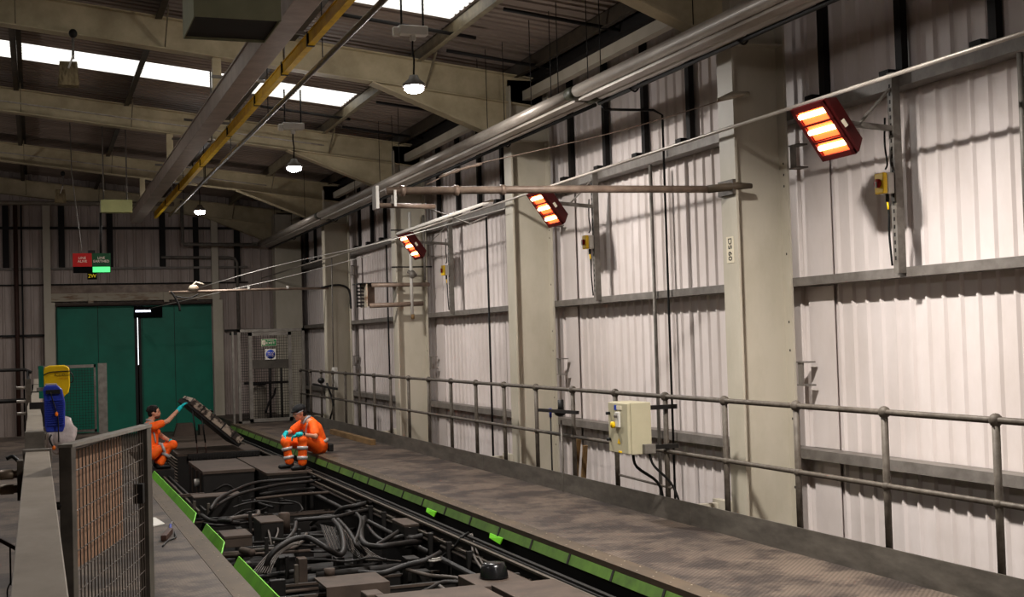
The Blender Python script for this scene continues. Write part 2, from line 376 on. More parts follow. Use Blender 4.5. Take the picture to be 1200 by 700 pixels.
# rafters
RN = ['cream steel rafter over the nearest column, only its haunch in frame at the top', 'cream steel rafter with a deep haunch, passing just beyond the nearest hanging lamp', 'cream steel rafter third from the camera, behind the second hanging lamp',
      'cream steel rafter fourth from the camera, above the pale green hanging box', 'cream steel rafter against the end wall']
def rb(x): return (5.335-.113*x) if x > APEX else 5.335-.113*APEX-.113*(APEX-x)
for i, y in enumerate(CY[1:]):
    t = thing('roof_rafter', (2, y, 5), RN[i], 'rafter')
    def flange(x0, x1, zf, th):
        m = MB(); m.add([(x0, y-.1, zf(x0)), (x1, y-.1, zf(x1)), (x1, y+.1, zf(x1)), (x0, y+.1, zf(x0)), (x0, y-.1, zf(x0)+th), (x1, y-.1, zf(x1)+th), (x1, y+.1, zf(x1)+th), (x0, y+.1, zf(x0)+th)],
               [(0, 3, 2, 1), (4, 5, 6, 7), (0, 1, 5, 4), (1, 2, 6, 5), (2, 3, 7, 6), (3, 0, 4, 7)]); return m
    f = flange(APEX, 6.2, rb, .015); g = flange(XL, APEX, rb, .015); f.add(g.v, g.f); f.build('bottom_flange', 'rafter', t)
    f = flange(APEX, 6.3, lambda x: rb(x)+.36, .015); g = flange(XL, APEX, lambda x: rb(x)+.36, .015); f.add(g.v, g.f); f.build('top_flange', 'rafter', t)
    w = MB(); w.prism([(XL, rb(XL)), (APEX, rb(APEX)), (6.2, rb(6.2)), (6.2, rb(6.2)+.37), (APEX, rb(APEX)+.37), (XL, rb(XL)+.37)], 'y', y-.008, y+.008); w.build('web', 'rafter', t)
    h = MB(); h.prism([(3.93, rb(3.93)), (5.7, 4.20), (5.7, rb(5.7))], 'y', y-.007, y+.007); h.build('haunch_web', 'rafter', t)
    h = MB(); h.bar((3.93, y, rb(3.93)-.005), (5.7, y, 4.20), .2, .018); h.build('haunch_flange', 'rafter', t)
# purlins
for k, x in enumerate((-3.3, -1.7, -.15, 1.47, 3.03, 4.62, 5.92)):
    z = roofz(x)-.005
    m = MB(); m.box(x-.035, x-.025, YB, YE, z-.2, z); m.box(x-.035, x+.04, YB, YE, z-.01, z); m.box(x-.10, x-.03, YB, YE, z-.2, z-.19)
    lb = ['farthest left, out of frame', 'on the ridge side, left of the frame', 'at the far left, crossing the rooflights', 'between the hanging block and the gantry beam',
          'above the yellow crane rail', 'at the end of the rooflight strips', 'at the eaves above the white wall'][k]
    tag(m.build('purlin', 'purlin_l' if k == 5 else 'purlin'), 'dark roof purlin along the hall '+lb, 'purlin', 'roof purlins')
# fly braces
for i, y in enumerate(CY[1:]):
    for k, x in enumerate((-.15, 1.47, 4.62)):
        m = MB().bar((x, y-.55, roofz(x)-.18), (x, y-.06, rb(x)+.03), .05, .012, (1, 0, 0))
        tag(m.build('fly_brace', 'purlin_l'), 'small diagonal brace from %s purlin to the %s rafter' % (['far left', 'middle', 'rooflight-end'][k], ['nearest', 'second', 'third', 'fourth', 'end-wall'][i]), 'brace', 'rafter braces')
# eaves strut tube
tag(MB().box(5.93, 6.03, YB, YE, 4.74, 4.86).build('eaves_strut', 'cream'), 'long cream square strut running under the eaves over the dark wall posts', 'strut')
tag(MB().box(6.05, 6.35, YB, YE, 4.98, 5.10).build('eaves_gutter', 'post'), 'black eaves channel where the roof meets the white wall', 'gutter')
# dark sag rods across bays
for k, (x0, x1, y, dz) in enumerate(((3.2, 4.85, 13.95, -.17), (4.7, 6.2, 14.6, -.2), (4.7, 6.2, 12.6, -.2), (3.3, 4.7, 19.65, -.17), (4.7, 6.2, 20.2, -.2), (4.7, 6.2, 18.0, -.2), (4.7, 6.2, 23.6, -.2))):
    m = MB().tube([(x0, y, roofz(x0)+dz), (x1, y, roofz(x1)+dz)], .022, 8)
    tag(m.build('sag_rod', 'post'), 'black tie rod between roof purlins, %s' % ['along the lower edge of the nearest rooflight', 'running to the eaves above the nearest lamp', 'running to the eaves at the top of the frame', 'along the lower edge of the second rooflight', 'running to the eaves beyond the second rafter', 'running to the eaves right of the second rooflight', 'running to the eaves in the third bay'][k], 'rod', 'roof tie rods')
# bright thin conduits fixed across rafter faces
for k, (y, z) in enumerate(((20.70, .12), (26.3, .14))):
    m = MB().tube([(-3+j*.5, y, rb(-3+j*.5)+z) for j in range(16)], .012, 6)
    tag(m.build('rafter_conduit', 'shiny'), 'thin bright conduit clipped across the face of the %s rafter' % ['third', 'fourth'][k], 'conduit', 'conduits on rafters')

# girts on the right wall
for k, (z0, z1, nm) in enumerate(((.57, .655, 'lowest long galvanised wall rail, at handrail height'), (2.07, 2.145, 'middle long galvanised wall rail, below the wall heaters'), (3.53, 3.63, 'upper long galvanised wall rail, under the dark posts'))):
    m = MB(); m.box(6.235, 6.243, YB, YE, z0, z1); m.box(6.24, 6.40, YB, YE, z1-.006, z1); m.box(6.24, 6.40, YB, YE, z0, z0+.006)
    tag(m.build('wall_girt', 'girt'), nm+' on the white wall', 'wall rail', 'long wall rails')
# dark posts above
for i in range(5):
    base = CY[i+1]
    for k in range(5):
        y = base-.54-k*1.04
        if y < 5: continue
        t = thing('wall_post', (6.3, y, 3.63), 'black post above the upper wall rail, %s before %s' % (['first', 'second', 'third', 'fourth', 'fifth'][k], BAY[i]), 'post', 'black posts above the upper rail')
        MB().box(6.33, 6.39, y-.04, y+.04, 3.63, 5.02).build('shaft', 'post', t)
        MB().box(6.26, 6.34, y+.04, y+.16, 3.63, 3.70).build('cleat', 'post', t)

# long pipe along the upper rail and catenary beyond
m = MB().tube([(5.60, YB, 3.44), (5.6, 12, 3.435), (5.6, 22, 3.40), (5.55, 27, 3.42), (5.3, 31.9, 3.35)], .0155, 8)
tag(m.build('long_pipe', 'shiny'), 'long thin bright pipe running past the columns just behind the three heaters', 'pipe')

# suspended twin trough
t = thing('suspended_trough', (5.4, 16, 4.1), 'long bright twin-tube metal trough hung from the roof on thin wires', 'trough')
for a, b in ((-5, 12.0), (12.1, 24.7), (24.8, 31.9)):
    MB().tube([(5.24, a, 4.20), (5.24, b, 4.20)], .062, 14).build('upper_tube', 'shiny', t)
    MB().box(5.27, 5.40, a, b, 4.11, 4.19).build('spine', 'shiny', t)
    MB().tube([(5.43, a, 4.155), (5.43, b, 4.155)], .062, 14).build('lower_tube', 'shiny', t)
    MB().tube([(5.50, a, 4.09), (5.50, b, 4.09)], .022, 8).build('feed_cable', 'black', t)
for y in (12.05, 24.75):
    MB().tube([(5.24, y-.08, 4.20), (5.24, y+.12, 4.20)], .068, 12).build('joint', 'joint', t)
    MB().tube([(5.43, y-.25, 4.155), (5.43, y+.02, 4.155)], .068, 12).build('joint', 'joint', t)
for y in (7.7, 9.15, 11.2, 14.8, 19.4, 24.5, 28.8):
    MB().tube(smooth([(5.46, y, 4.09), (5.52, y, 4.06), (5.56, y, 4.10), (5.55, y, 4.16)]), .010, 6).build('cable_hook', 'dark', t)
for k, y in enumerate((7.6, 9.7, 11.5, 11.95, 12.6, 12.95, 13.4, 14.45, 14.9, 15.4, 19.0, 19.6, 20.2, 22.2, 26.4, 28.2, 30)):
    x = 5.33+(.03 if k % 2 else -.03)
    MB().tube([(x, y, 4.24), (x, y, roofz(x)-.02)], .005, 4).build('hanger_wire', 'dark', t)

# gantry beam, yellow rail, grey conduit
t = thing('gantry_beam', (2.1, 14, 4.4), 'wide grey-brown steel runway beam hanging along the hall left of the yellow rail', 'beam')
xb = 2.06
MB().box(xb-.11, xb+.11, YB, 28.6, 4.40, 4.60).build('box_beam', 'beam', t, bevel=.006)
MB().box(xb-.125, xb-.11, YB, 28.6, 4.585, 4.60).build('lip', 'beam', t)
for i, y in enumerate(CY[1:5]):
    MB().box(xb-.05, xb+.05, y-.05, y+.05, 4.60, rb(xb)).build('hanger', 'rafter', t)
for y in (9.0, 11.9, 14.2, 17, 18.6, 21.3, 23.4):
    MB().bar((xb-.2, y, 4.66), (xb+.42, y, 4.62), .03, .03).build('cross_arm', 'galv', t)
t = thing('crane_rail', (2.42, 14, 4.4), 'narrow yellow painted crane rail between the grey beam and the thin conduit', 'crane rail')
MB().box(2.36, 2.40, YB, 27.5, 4.40, 4.50).build('rail_web', 'yellow', t)
MB().box(2.35, 2.41, YB, 27.5, 4.39, 4.40).build('rail_flange', 'yellow', t)
MB().box(2.35, 2.41, YB, 27.5, 4.50, 4.51).build('rail_flange', 'yellow', t)
for y in (9.2, 11.4, 12.7, 14.4, 16.6, 19.5, 22.5, 25): MB().box(2.345, 2.415, y-.018, y+.018, 4.385, 4.52).build('clip', 'dark', t)
for y in (12.7, 18.3, 24): MB().tube([(2.38, y, 4.5), (2.38, y, roofz(2.38)-.05)], .012, 6).build('hanger_rod', 'galv', t)
t = thing('cable_conduit', (2.64, 14, 4.4), 'thin grey conduit running beside the yellow crane rail and turning down at its far end', 'conduit')
MB().tube([(2.64, YB, 4.40), (2.62, 27, 4.40)], .027, 8).build('run', 'galv', t)
for k in range(6):
    y = 9+k*3.1
    MB().tube([(2.64, y, 4.42), (2.64, y, roofz(2.64)-.1)], .006, 5).build('hanger_wire', 'dark', t)
t = thing('dropped_frame', (4.2, 31.7, 4.2), 'pale pipe dropping from the roof then running level to the far end of the trough', 'pipe')
MB().tube([(3.37, 31.7, 5.24), (3.37, 31.7, 4.24), (3.40, 31.7, 4.18), (5.25, 31.7, 4.17)], .042, 10).build('pipe_run', 'galv', t)
MB().bar((5.05, 31.7, 4.22), (5.16, 31.7, 4.2), .08, .04).build('end_clamp', 'galv', t)

# lamps
LAMPS = [(3.84, 13.1, 4.40), (3.61, 18.7, 4.29), (3.1, 25.9, 4.38)]
LL = ['nearest glowing round high-bay lamp, hanging before the haunched rafter', 'second glowing high-bay lamp, over the middle of the pit', 'farthest and smallest glowing lamp, above the green doors']
for i, p in enumerate(LAMPS+[(3.85, 7.45, 4.4), (3.85, 1.8, 4.4), (3.8, -3.2, 4.3), (-2.4, 9, 4.6), (-2.4, 17, 4.6), (-2.4, 25, 4.6)]):  # left row is unseen, added to lighten the end wall and left deck
    x, y, z = p; lab = LL[i] if i < 3 else ['high-bay lamp above the camera end of the walkway', 'high-bay lamp behind the camera', 'rearmost high-bay lamp behind the camera', 'added unseen high-bay lamp far left in the hall, nearest', 'added unseen high-bay lamp far left in the hall, middle', 'added unseen high-bay lamp far left in the hall, farthest'][i-3]
    t = thing('high_bay_lamp', p, lab, 'lamp', 'hanging high-bay lamps')
    MB().tube([(x, y, z+.01), (x, y, z+.035), (x, y, z+.09), (x, y, z+.13)], [.125, .125, .06, .045], 20).build('housing', 'galv', t)
    MB().tube([(x, y, z-.055), (x, y, z-.03), (x, y, z+.012)], [.06, .102, .104], 20).build('lens', 'lamp', t)
    MB().tube([(x, y, z+.13), (x+.008, y, z+.3), (x-.006, y, z+.42), (x, y, z+.55)], .011, 6).build('chain', 'dark', t)
    if 2 < i < 6:
        sh = MB().tube([(x, y, z-.03), (x, y, z-.15)], [.13, .16], 24, False); sh.build('added_bell_shade', 'galv', t)  # unseen shade added to cut this lamp's light off the upper wall
    zt = roofz(x)-.2
    g = MB().box(x-.16, x+.16, y-.06, y+.06, z+.56, z+.66); g.box(x-.22, x-.14, y-.03, y+.03, z+.54, z+.64); g.box(x-.03, x+.03, y-.03, y+.03, z+.5, z+.57); g.build('control_gear', 'white', t, bevel=.012)
    MB().tube([(x-.12, y, z+.66), (x-.12, y, zt+.15)], .012, 6).build('hanger_rod', 'dark', t)
    MB().tube([(x+.12, y, z+.66), (x+.12, y, zt+.15)], .012, 6).build('hanger_rod', 'dark', t)
    l = bpy.data.lights.new('lamp_light', 'AREA'); l.shape = 'DISK'; l.size = .26; l.energy = [225, 165, 120, 470, 420, 220, 55, 70, 85][i]; l.color = (1, .95, .895)
    lo = bpy.data.objects.new('lamp_light', l); lo.location = (x, y, z-.065); COL.objects.link(lo)
    l = bpy.data.lights.new('lamp_side_light', 'POINT'); l.energy = [36, 26, 18, 18, 12, 6, 24, 26, 30][i]; l.shadow_soft_size = .09; l.color = (1, .95, .895)
    lo = bpy.data.objects.new('lamp_side_light', l); lo.location = (x, y, z-.15); COL.objects.link(lo)

# heaters
def heater(y, k):
    sy = 8.12+k*5.62
    t = thing('wall_heater', (5.6, y, 3.0), ['nearest glowing infrared heater, three orange panels, in the nearest wall bay', 'middle glowing infrared heater, in front of the second column', 'farthest and smallest glowing infrared heater, in front of the third column'][k], 'heater', 'infrared wall heaters')
    # local frame: u along Y, v down the face, n out of the face
    u = Vector((0, 1, 0)); v = Vector((.34, 0, -.94)).normalized() if False else Vector((.27, 0, -.375)).normalized(); n = Vector((v.z, 0, -v.x)).normalized()
    if n.z > 0: n = -n
    c = Vector((5.555, y, 3.17)); HW, HL = .215, .235
    b = MB(); back = c-n*.13
    q = []
    for (dep, sw, sl) in ((0, HW, HL), (-.03, HW, HL), (-.13, HW-.03, HL-.05)):
        for (a, d) in ((-1, -1), (1, -1), (1, 1), (-1, 1)): q.append(c+n*dep+u*a*sw+v*d*sl)
    b.add(q, [(0, 4, 5, 1), (1, 5, 6, 2), (2, 6, 7, 3), (3, 7, 4, 0), (4, 8, 9, 5), (5, 9, 10, 6), (6, 10, 11, 7), (7, 11, 8, 4), (8, 11, 10, 9)])
    # front bezel bars
    for a in (-1, 1): b.obox(c+u*a*(HW-.02), u, v, n, .02, HL, .008)
    for d in (-1, -.36, .36, 1):
        hh = .022 if abs(d) == 1 else .008
        b.obox(c+v*d*(HL-.02), u, v, n, HW, hh, .008)
    b.obox(c-n*.035, u, v, n, HW-.01, HL-.01, .004)
    b.build('housing', 'heater', t)
    for d in (-1, 0, 1):
        pc = c+v*d*.143
        e = MB().obox(pc-n*.018, u, v, n, HW-.04, .062, .003).build('radiant_panel', 'glow', t)
        MB().tube([pc-n*.008-u*(HW-.045)-v*.012, pc-n*.008+u*(HW-.045)-v*.012], .02, 8).build('filament', 'glow2', e, origin=t['_o'])
    MB().obox(c-u*(HW+.001)-n*.05+v*.0, u, v, n, .002, .03, .015).build('rating_label', 'label', t)
    # mounting bracket to the strut
    bk = c-n*.13
    MB().bar(bk, (6.17, sy, 3.21), .04, .04).build('arm', 'galv', t)
    MB().bar((5.86, sy+(y-sy)*.45, 3.22), (6.17, sy, 3.52), .04, .012).build('diagonal_stay', 'galv', t)
    MB().obox(bk+n*.02, u, v, n, .12, .03, .03).build('mount', 'heater', t)
    # strut
    s = thing('strut_channel', (6.2, sy, 2.14), 'grey slotted steel channel upright on the wall beside %s' % ['the nearest heater', 'the middle heater', 'the far heater'][k], 'channel', 'heater uprights')
    m = MB().box(6.165, 6.17, sy-.03, sy+.03, 2.10, 3.64); m.box(6.17, 6.236, sy-.03, sy-.025, 2.10, 3.64); m.box(6.17, 6.236, sy+.025, sy+.03, 2.10, 3.64); m.build('channel', 'galv', s)
    sl = MB(); z = 2.2
    while z < 3.55: sl.box(6.163, 6.1655, sy-.008, sy+.008, z, z+.03); z += .06
    sl.build('slot', 'post', s)['kind'] = 'stuff'
    MB().tube(smooth([(6.15, sy+.05, 3.3), (6.14, sy+.05, 3.1), (6.15, sy+.04, 2.95), (6.13, sy+.04, 2.90)]), .008, 6).build('cable', 'black', s)
    MB().tube(smooth([(6.13, sy+.04, 2.70), (6.14, sy+.03, 2.55), (6.15, sy+.05, 2.4), (6.16, sy+.04, 2.16)]), .009, 6).build('cable', 'black', s)
    w = thing('isolator_switch', (6.12, sy+.05, 2.71), 'small yellow isolator box with red rotary knob below %s' % ['the nearest heater', 'the middle heater', 'the far heater'][k], 'switch', 'yellow isolator switches')
    MB().box(6.10, 6.165, sy-.02, sy+.09, 2.71, 2.87).build('back_box', 'white', w, bevel=.008)
    MB().box(6.06, 6.10, sy-.02, sy+.09, 2.71, 2.87).build('cover', 'yelbright', w, bevel=.008)
    MB().tube([(6.06, sy+.035, 2.79), (6.04, sy+.035, 2.79)], .034, 14).build('knob', 'red', w)
    MB().bar((6.035, sy+.035, 2.755), (6.035, sy+.035, 2.80), .012, .01).build('pointer', 'white', w)
    MB().tube([(6.13, sy+.03, 2.71), (6.13, sy+.03, 2.65)], .014, 8).build('gland', 'black', w)
    MB().tube([(6.13, sy+.03, 2.65), (6.14, sy+.03, 2.56)], .008, 6).build('sleeve', 'yelbright', w)
for k, y in enumerate((8.12, 13.72, 19.42)): heater(y, k)

# swinging arms
t = thing('swing_arm', (4.2, 9.8, 2.9), 'long horizontal tube arm clamped to the nearest column, reaching left past the middle heater', 'arm')
MB().tube([(5.52, 9.8, 2.935), (4.2, 9.8, 2.92), (2.62, 9.8, 2.885)], .032, 12).build('arm_tube', 'tube', t)
MB().tube([(5.85, 9.65, 2.95), (5.72, 9.66, 2.95), (5.5, 9.8, 2.935)], [.022, .034, .036], 10).build('clamp', 'dusty2', t)
MB().box(5.67, 5.70, 9.66, 9.92, 2.88, 3.01).build('base_plate', 'rail', t)
MB().tube([(2.55, 9.8, 2.77), (3.02, 9.8, 2.765)], .02, 10).build('lower_bar', 'tube', t)
MB().box(2.52, 2.545, 9.74, 9.86, 2.74, 2.92).build('end_plate', 'white', t)
MB().box(2.67, 2.69, 9.75, 9.85, 2.76, 2.89).build('end_plate', 'white', t)
for x in (2.75, 3.2, 3.6): MB().tube([(x-.02, 9.8, 2.885+(x-2.62)*.022), (x+.02, 9.8, 2.885+(x-2.62)*.022)], .042, 10).build('collar', 'tube', t)
t = thing('stay_rope', (4, 9.7, 3.3), 'twisted wire rope sloping from the nearest column down to the arm tip', 'rope')
MB().tube(smooth([(5.75, 9.68, 3.74), (4.72, 9.7, 3.43), (3.9, 9.75, 3.23), (3.3, 9.78, 3.09), (2.95, 9.8, 2.94)]), .0045, 6).build('rope', 'tube', t)
MB().tube(smooth([(3.42, 9.78, 3.115), (3.25, 9.78, 3.07), (3.06, 9.79, 3.0)]), [.010, .016, .010, .016, .010, .018, .011, .015, .009], 7).build('splice', 'tube', t)
MB().tube([(5.86, 9.66, 3.76), (5.7, 9.66, 3.74), (5.55, 9.66, 3.69)], [.02, .034, .016], 8).build('anchor', 'rust', t)
t = thing('diagonal_pole', (3.2, 9.8, 2.8), 'pale diagonal pole rising behind the tip of the long arm', 'pole')
MB().tube([(2.72, 9.9, 2.55), (3.55, 9.9, 2.83)], .014, 8).build('pole', 'white', t)
MB().tube([(2.98, 9.92, 2.77), (3.35, 9.92, 2.64), (3.5, 9.92, 2.70)], .006, 6).build('stay', 'galv', t)

t = thing('wall_swing_frame', (5.8, 20.6, 2.2), 'folded swing frame of pale tubes standing at the third column, under the far heater', 'frame')
MB().tube([(5.24, 20.7, 2.63), (6.24, 20.7, 2.63)], .035, 10).build('upper_bar', 'tube', t)
MB().tube([(5.20, 20.7, 2.29), (6.12, 20.7, 2.31)], .04, 10).build('lower_bar', 'tube', t)
MB().tube([(5.92, 20.68, 3.85), (5.92, 20.68, 2.13)], .028, 10).build('upright', 'white', t)
MB().tube([(6.16, 20.68, 3.8), (6.16, 20.68, 2.7)], .022, 10).build('upright', 'galv', t)
MB().tube([(5.6, 20.72, 2.93), (6.3, 20.72, 2.93)], .012, 6).build('brace', 'dark', t)
MB().tube([(5.6, 20.72, 3.55), (6.3, 20.72, 3.55)], .012, 6).build('brace', 'dark', t)
g = MB().ell((5.93, 20.64, 2.80), .06, .05, .07); g.tube([(5.85, 20.64, 2.85), (6.0, 20.64, 2.78)], .03, 8); g.build('clamp', 'galv', t)
MB().tube([(5.93, 20.68, 2.13), (5.93, 20.68, 2.05)], .03, 8).build('foot', 'timber', t)
t = thing('grille_box', (5.35, 20.9, 2.25), 'small open metal box with a dark grille side beside the folded swing frame', 'box')
MB().box(5.16, 5.18, 20.75, 21.2, 2.27, 2.66).build('side_plate', 'rust', t)
MB().box(5.04, 5.7, 20.75, 21.25, 2.66, 2.675).build('top_plate', 'post', t)
g = MB()
for k in range(6): g.box(5.03, 5.16, 20.9, 20.92, 2.28+k*.06, 2.31+k*.06)
g.box(5.03, 5.05, 20.9, 20.93, 2.27, 2.66); g.box(5.10, 5.11, 20.9, 20.93, 2.27, 2.66); g.build('grille', 'post', t)
MB().box(5.18, 5.36, 20.98, 21.0, 2.29, 2.66).build('back_panel', 'tube', t)

t = thing('swing_arm', (4, 26.5, 2.8), 'farther horizontal tube arm at the fourth column, crossing above the mesh gate', 'arm')
MB().tube([(2.52, 26.4, 2.80), (4.2, 26.4, 2.83), (5.75, 26.4, 2.84)], .026, 8).build('arm_tube', 'tube', t)
MB().tube(smooth([(5.6, 26.38, 2.85), (5.9, 26.38, 2.9), (6.1, 26.38, 2.87), (6.2, 26.38, 2.75), (6.22, 26.38, 2.4)]), .022, 6).build('cable', 'black', t)
g = MB().ell((3.0, 26.38, 2.88), .1, .05, .07); g.tube([(2.9, 26.38, 2.85), (3.05, 26.38, 3.0), (3.2, 26.38, 2.95)], .02, 6); g.build('clamp', 'rust', t)
MB().tube(smooth([(2.55, 26.36, 2.82), (2.62, 26.36, 2.72), (2.7, 26.36, 2.55), (2.72, 26.36, 2.42)]), .022, 6).build('hanging_lead', 'dark', t)
MB().tube(smooth([(2.62, 26.36, 2.72), (2.9, 26.36, 2.68), (3.1, 26.36, 2.76)]), .015, 6).build('hanging_lead', 'dark', t)
for x in (4.1, 4.9): MB().box(x-.02, x+.02, 26.37, 26.42, 2.84, 2.90).build('clip', 'white', t)

def catwire(name, pts, r, m, label):
    tag(MB().tube(smooth(pts), r, 5).build(name, m), label, 'wire')
catwire('stay_wire', [(5.6, 15.2, 3.33), (5.2, 20, 3.28), (4.3, 25, 3.2), (3.2, 29.8, 2.95)], .006, 'white', 'thin bright stay wire crossing the far end of the hall, upper of the two')
catwire('stay_wire', [(5.3, 21, 3.15), (4.6, 24.6, 3.0), (3.6, 27.5, 2.82), (2.5, 31, 2.62)], .006, 'white', 'thin bright stay wire crossing the far end of the hall, lower of the two')

# vertical services on the wall
def vrun(name, y, z0, z1, r, m, label, x=6.20, cat='conduit'):
    tag(MB().tube([(x, y, z0), (x, y, z1)], r, 8).build(name, m), label, cat)
vrun('wall_conduit', 12.27, -.6, 3.5, .02, 'galv', 'grey vertical conduit on the wall behind the electrical cabinet')
tag(MB().tube([(5.53, 12.0, 4.07), (5.56, 12.0, 4.03), (5.75, 12.0, 4.03), (6.10, 11.95, 4.03), (6.2, 11.95, 3.98), (6.2, 11.95, 2.0), (6.2, 11.95, -.6)], .014, 6).build('black_cable', 'black'), 'black cable dropping from the trough and down the wall beside the grey conduit', 'cable')
vrun('wall_conduit', 6.77, 2.1, 3.5, .022, 'galv', 'grey vertical conduit on the wall at the right edge of the photo')
vrun('wall_conduit', 17.6, -.6, 3.5, .016, 'dark', 'dark vertical conduit on the wall between the second and third columns')
vrun('wall_conduit', 23.3, -.6, 3.5, .016, 'dark', 'dark vertical conduit on the wall between the third and fourth columns')
# flashings beside columns
for i in (1, 2, 3, 4):
    y = CY[i]
    m = MB().box(6.385, 6.392, y-.52, y-.14, .66, 2.06); m.box(6.385, 6.392, y-.52, y-.14, 2.15, 3.49); m.box(6.385, 6.392, y-.52, y-.14, -2, .56)
    tag(m.build('wall_flashing', 'clad'), 'flat white metal flashing strip beside %s on the side facing the camera' % BAY[i-1], 'flashing', 'wall flashings')
    for (z, zz) in ((1.2, 'below the middle rail'), (3.1, 'above the middle rail')):
        c = MB().box(6.24, 6.34, y-.28, y-.132, z, z+.012); c.box(6.24, 6.34, y-.28, y-.132, z+.2, z+.212); c.box(6.25, 6.26, y-.22, y-.14, z+.012, z+.2)
        tag(c.build('rail_cleat', 'girt'), 'small dark steel cleat on %s, %s' % (BAY[i-1], zz), 'bracket', 'cleats on the columns')
    s = MB().box(5.42, 5.78, y+.3, y+.36, .12, .17); s.box(5.66, 5.72, y+.13, y+.4, -.2, .2)
    tag(s.build('deck_support', 'cream'), 'cream support bracket tying the walkway to %s' % BAY[i-1], 'bracket', 'walkway brackets')

# ================================================================== right handrail
t = thing('handrail', (5.25, 15, 0), 'long tubular steel handrail with ball joints along the right walkway', 'handrail')
YR = 27.9
MB().tube([(5.41, YB, 1.108), (5.41, YR, 1.118)], .0215, 10).build('top_rail', 'rail', t)
MB().tube([(5.41, YB, .61), (5.41, YR, .61)], .0195, 10).build('mid_rail', 'rail', t)
y = 6.235-4*1.082
while y < YR:
    lean = .02
    p = MB().tube([(5.41, y, 1.11), (5.41, y+.0, 0.0)], .0245, 10).build('post', 'rail', t)
    MB().ell((5.41, y, 1.112), .043, .043, .043, 12, 8).build('ball_joint', 'rail', p, origin=t['_o'])
    MB().ell((5.41, y, .61), .036, .034, .034, 12, 8).build('ball_joint', 'rail', p, origin=t['_o'])
    y += 1.082
for (a, b) in ((YB, 10.05), (10.06, 15.6), (15.61, 21.2), (21.21, 28.0)):
    MB().box(5.36, 5.372, a, b, 0.0, .20).build('toe_board', 'toe', t)

# electrical cabinet
t = thing('electrical_cabinet', (5.1, 10.65, .6), 'cream electrical cabinet with yellow rotary switch mounted on the handrail', 'cabinet')
MB().box(5.0, 5.20, 10.44, 10.86, .61, 1.075).build('body', 'cabinet', t, bevel=.006)
MB().box(4.965, 4.998, 10.445, 10.855, .615, 1.07).build('door', 'cabinet', t, bevel=.006)
MB().box(4.945, 4.966, 10.59, 10.67, .85, .99).build('switch_plate', 'white', t, bevel=.004)
MB().tube([(4.945, 10.63, .955), (4.925, 10.63, .955)], .018, 12).build('lamp_button', 'galv', t)
MB().tube([(4.95, 10.69, .87), (4.92, 10.69, .87)], .030, 16).build('rotary_switch', 'yellow2', t)
MB().box(4.96, 4.966, 10.56, 10.70, 1.01, 1.045).build('name_plate', 'label', t)
MB().box(4.955, 4.966, 10.665, 10.70, 1.005, 1.05).build('blue_label', 'signblue', t)
g = MB().add([(4.962, 10.60, .70), (4.962, 10.665, .70), (4.962, 10.632, .755)], [(0, 1, 2)]); g.build('warning_sign', 'yellow2', t)
MB().box(4.958, 4.966, 10.58, 10.64, .62, .635).build('warning_sign', 'yellow2', t)
for z in (.97, .73): MB().tube([(4.965, 10.82, z), (4.93, 10.82, z)], .014, 10).build('latch', 'black', t)
MB().box(5.10, 5.21, 10.38, 10.44, .615, .70).build('socket', 'galv', t, bevel=.006)
for z in (.66, 1.02): MB().box(5.20, 5.5, 10.50, 10.54, z-.02, z+.02).build('unistrut', 'dark', t)
MB().tube(smooth([(5.08, 10.6, .61), (5.12, 10.6, .48), (5.33, 10.62, .33), (5.40, 10.65, .16), (5.40, 10.66, .0)]), .014, 8).build('cable', 'black', t)
MB().tube(smooth([(5.16, 10.42, .61), (5.20, 10.41, .50), (5.34, 10.38, .35), (5.40, 10.34, .18), (5.40, 10.33, .0)]), .012, 8).build('cable', 'black', t)
MB().tube([(5.41, 10.5, .28), (5.41, 11.6, .30)], .012, 6).build('tie_bar', 'rail', t)

# bracket with poles on the rail by the second column
t = thing('tool_bracket', (5.4, 12.9, .85), 'dark clamp bracket on the handrail near the second column', 'bracket')
MB().bar((5.3, 13.45, .87), (5.3, 12.35, .89), .035, .035).build('arm', 'dark', t)
g = MB().ell((5.36, 12.98, .86), .06, .09, .045); g.tube([(5.36, 12.95, .84), (5.36, 12.95, 1.0)], .035, 8); g.build('valve', 'black', t)
MB().tube([(5.36, 12.95, .78), (5.36, 12.95, -.4)], .012, 6).build('drop_pipe', 'galv', t)
t = thing('marker_pole', (5.45, 13.5, 0), 'thin dark pole with a blue top beside the dark clamp bracket', 'pole')
MB().tube([(5.45, 13.48, -.3), (5.45, 13.48, .78)], .010, 6).build('shaft', 'dark', t)
MB().tube([(5.45, 13.48, .78), (5.45, 13.48, .88)], .016, 8).build('blue_tip', 'blue', t)
tag(MB().bar((5.5, 13.05, -.3), (5.52, 12.86, .57), .05, .03).build('timber_batten', 'timber'), 'pale timber batten leaning behind the handrail near the second column', 'timber')
tag(MB().bar((5.55, 12.92, -.3), (5.57, 12.80, .50), .05, .03).build('timber_batten', 'timber'), 'second shorter timber batten just right of the leaning one', 'timber')
tag(MB().box(5.10, 5.19, 20.5, 23.6, 0, .09).build('timber_baulk', 'timber', bevel=.004), 'square timber baulk lying on the walkway against the toe board', 'timber')
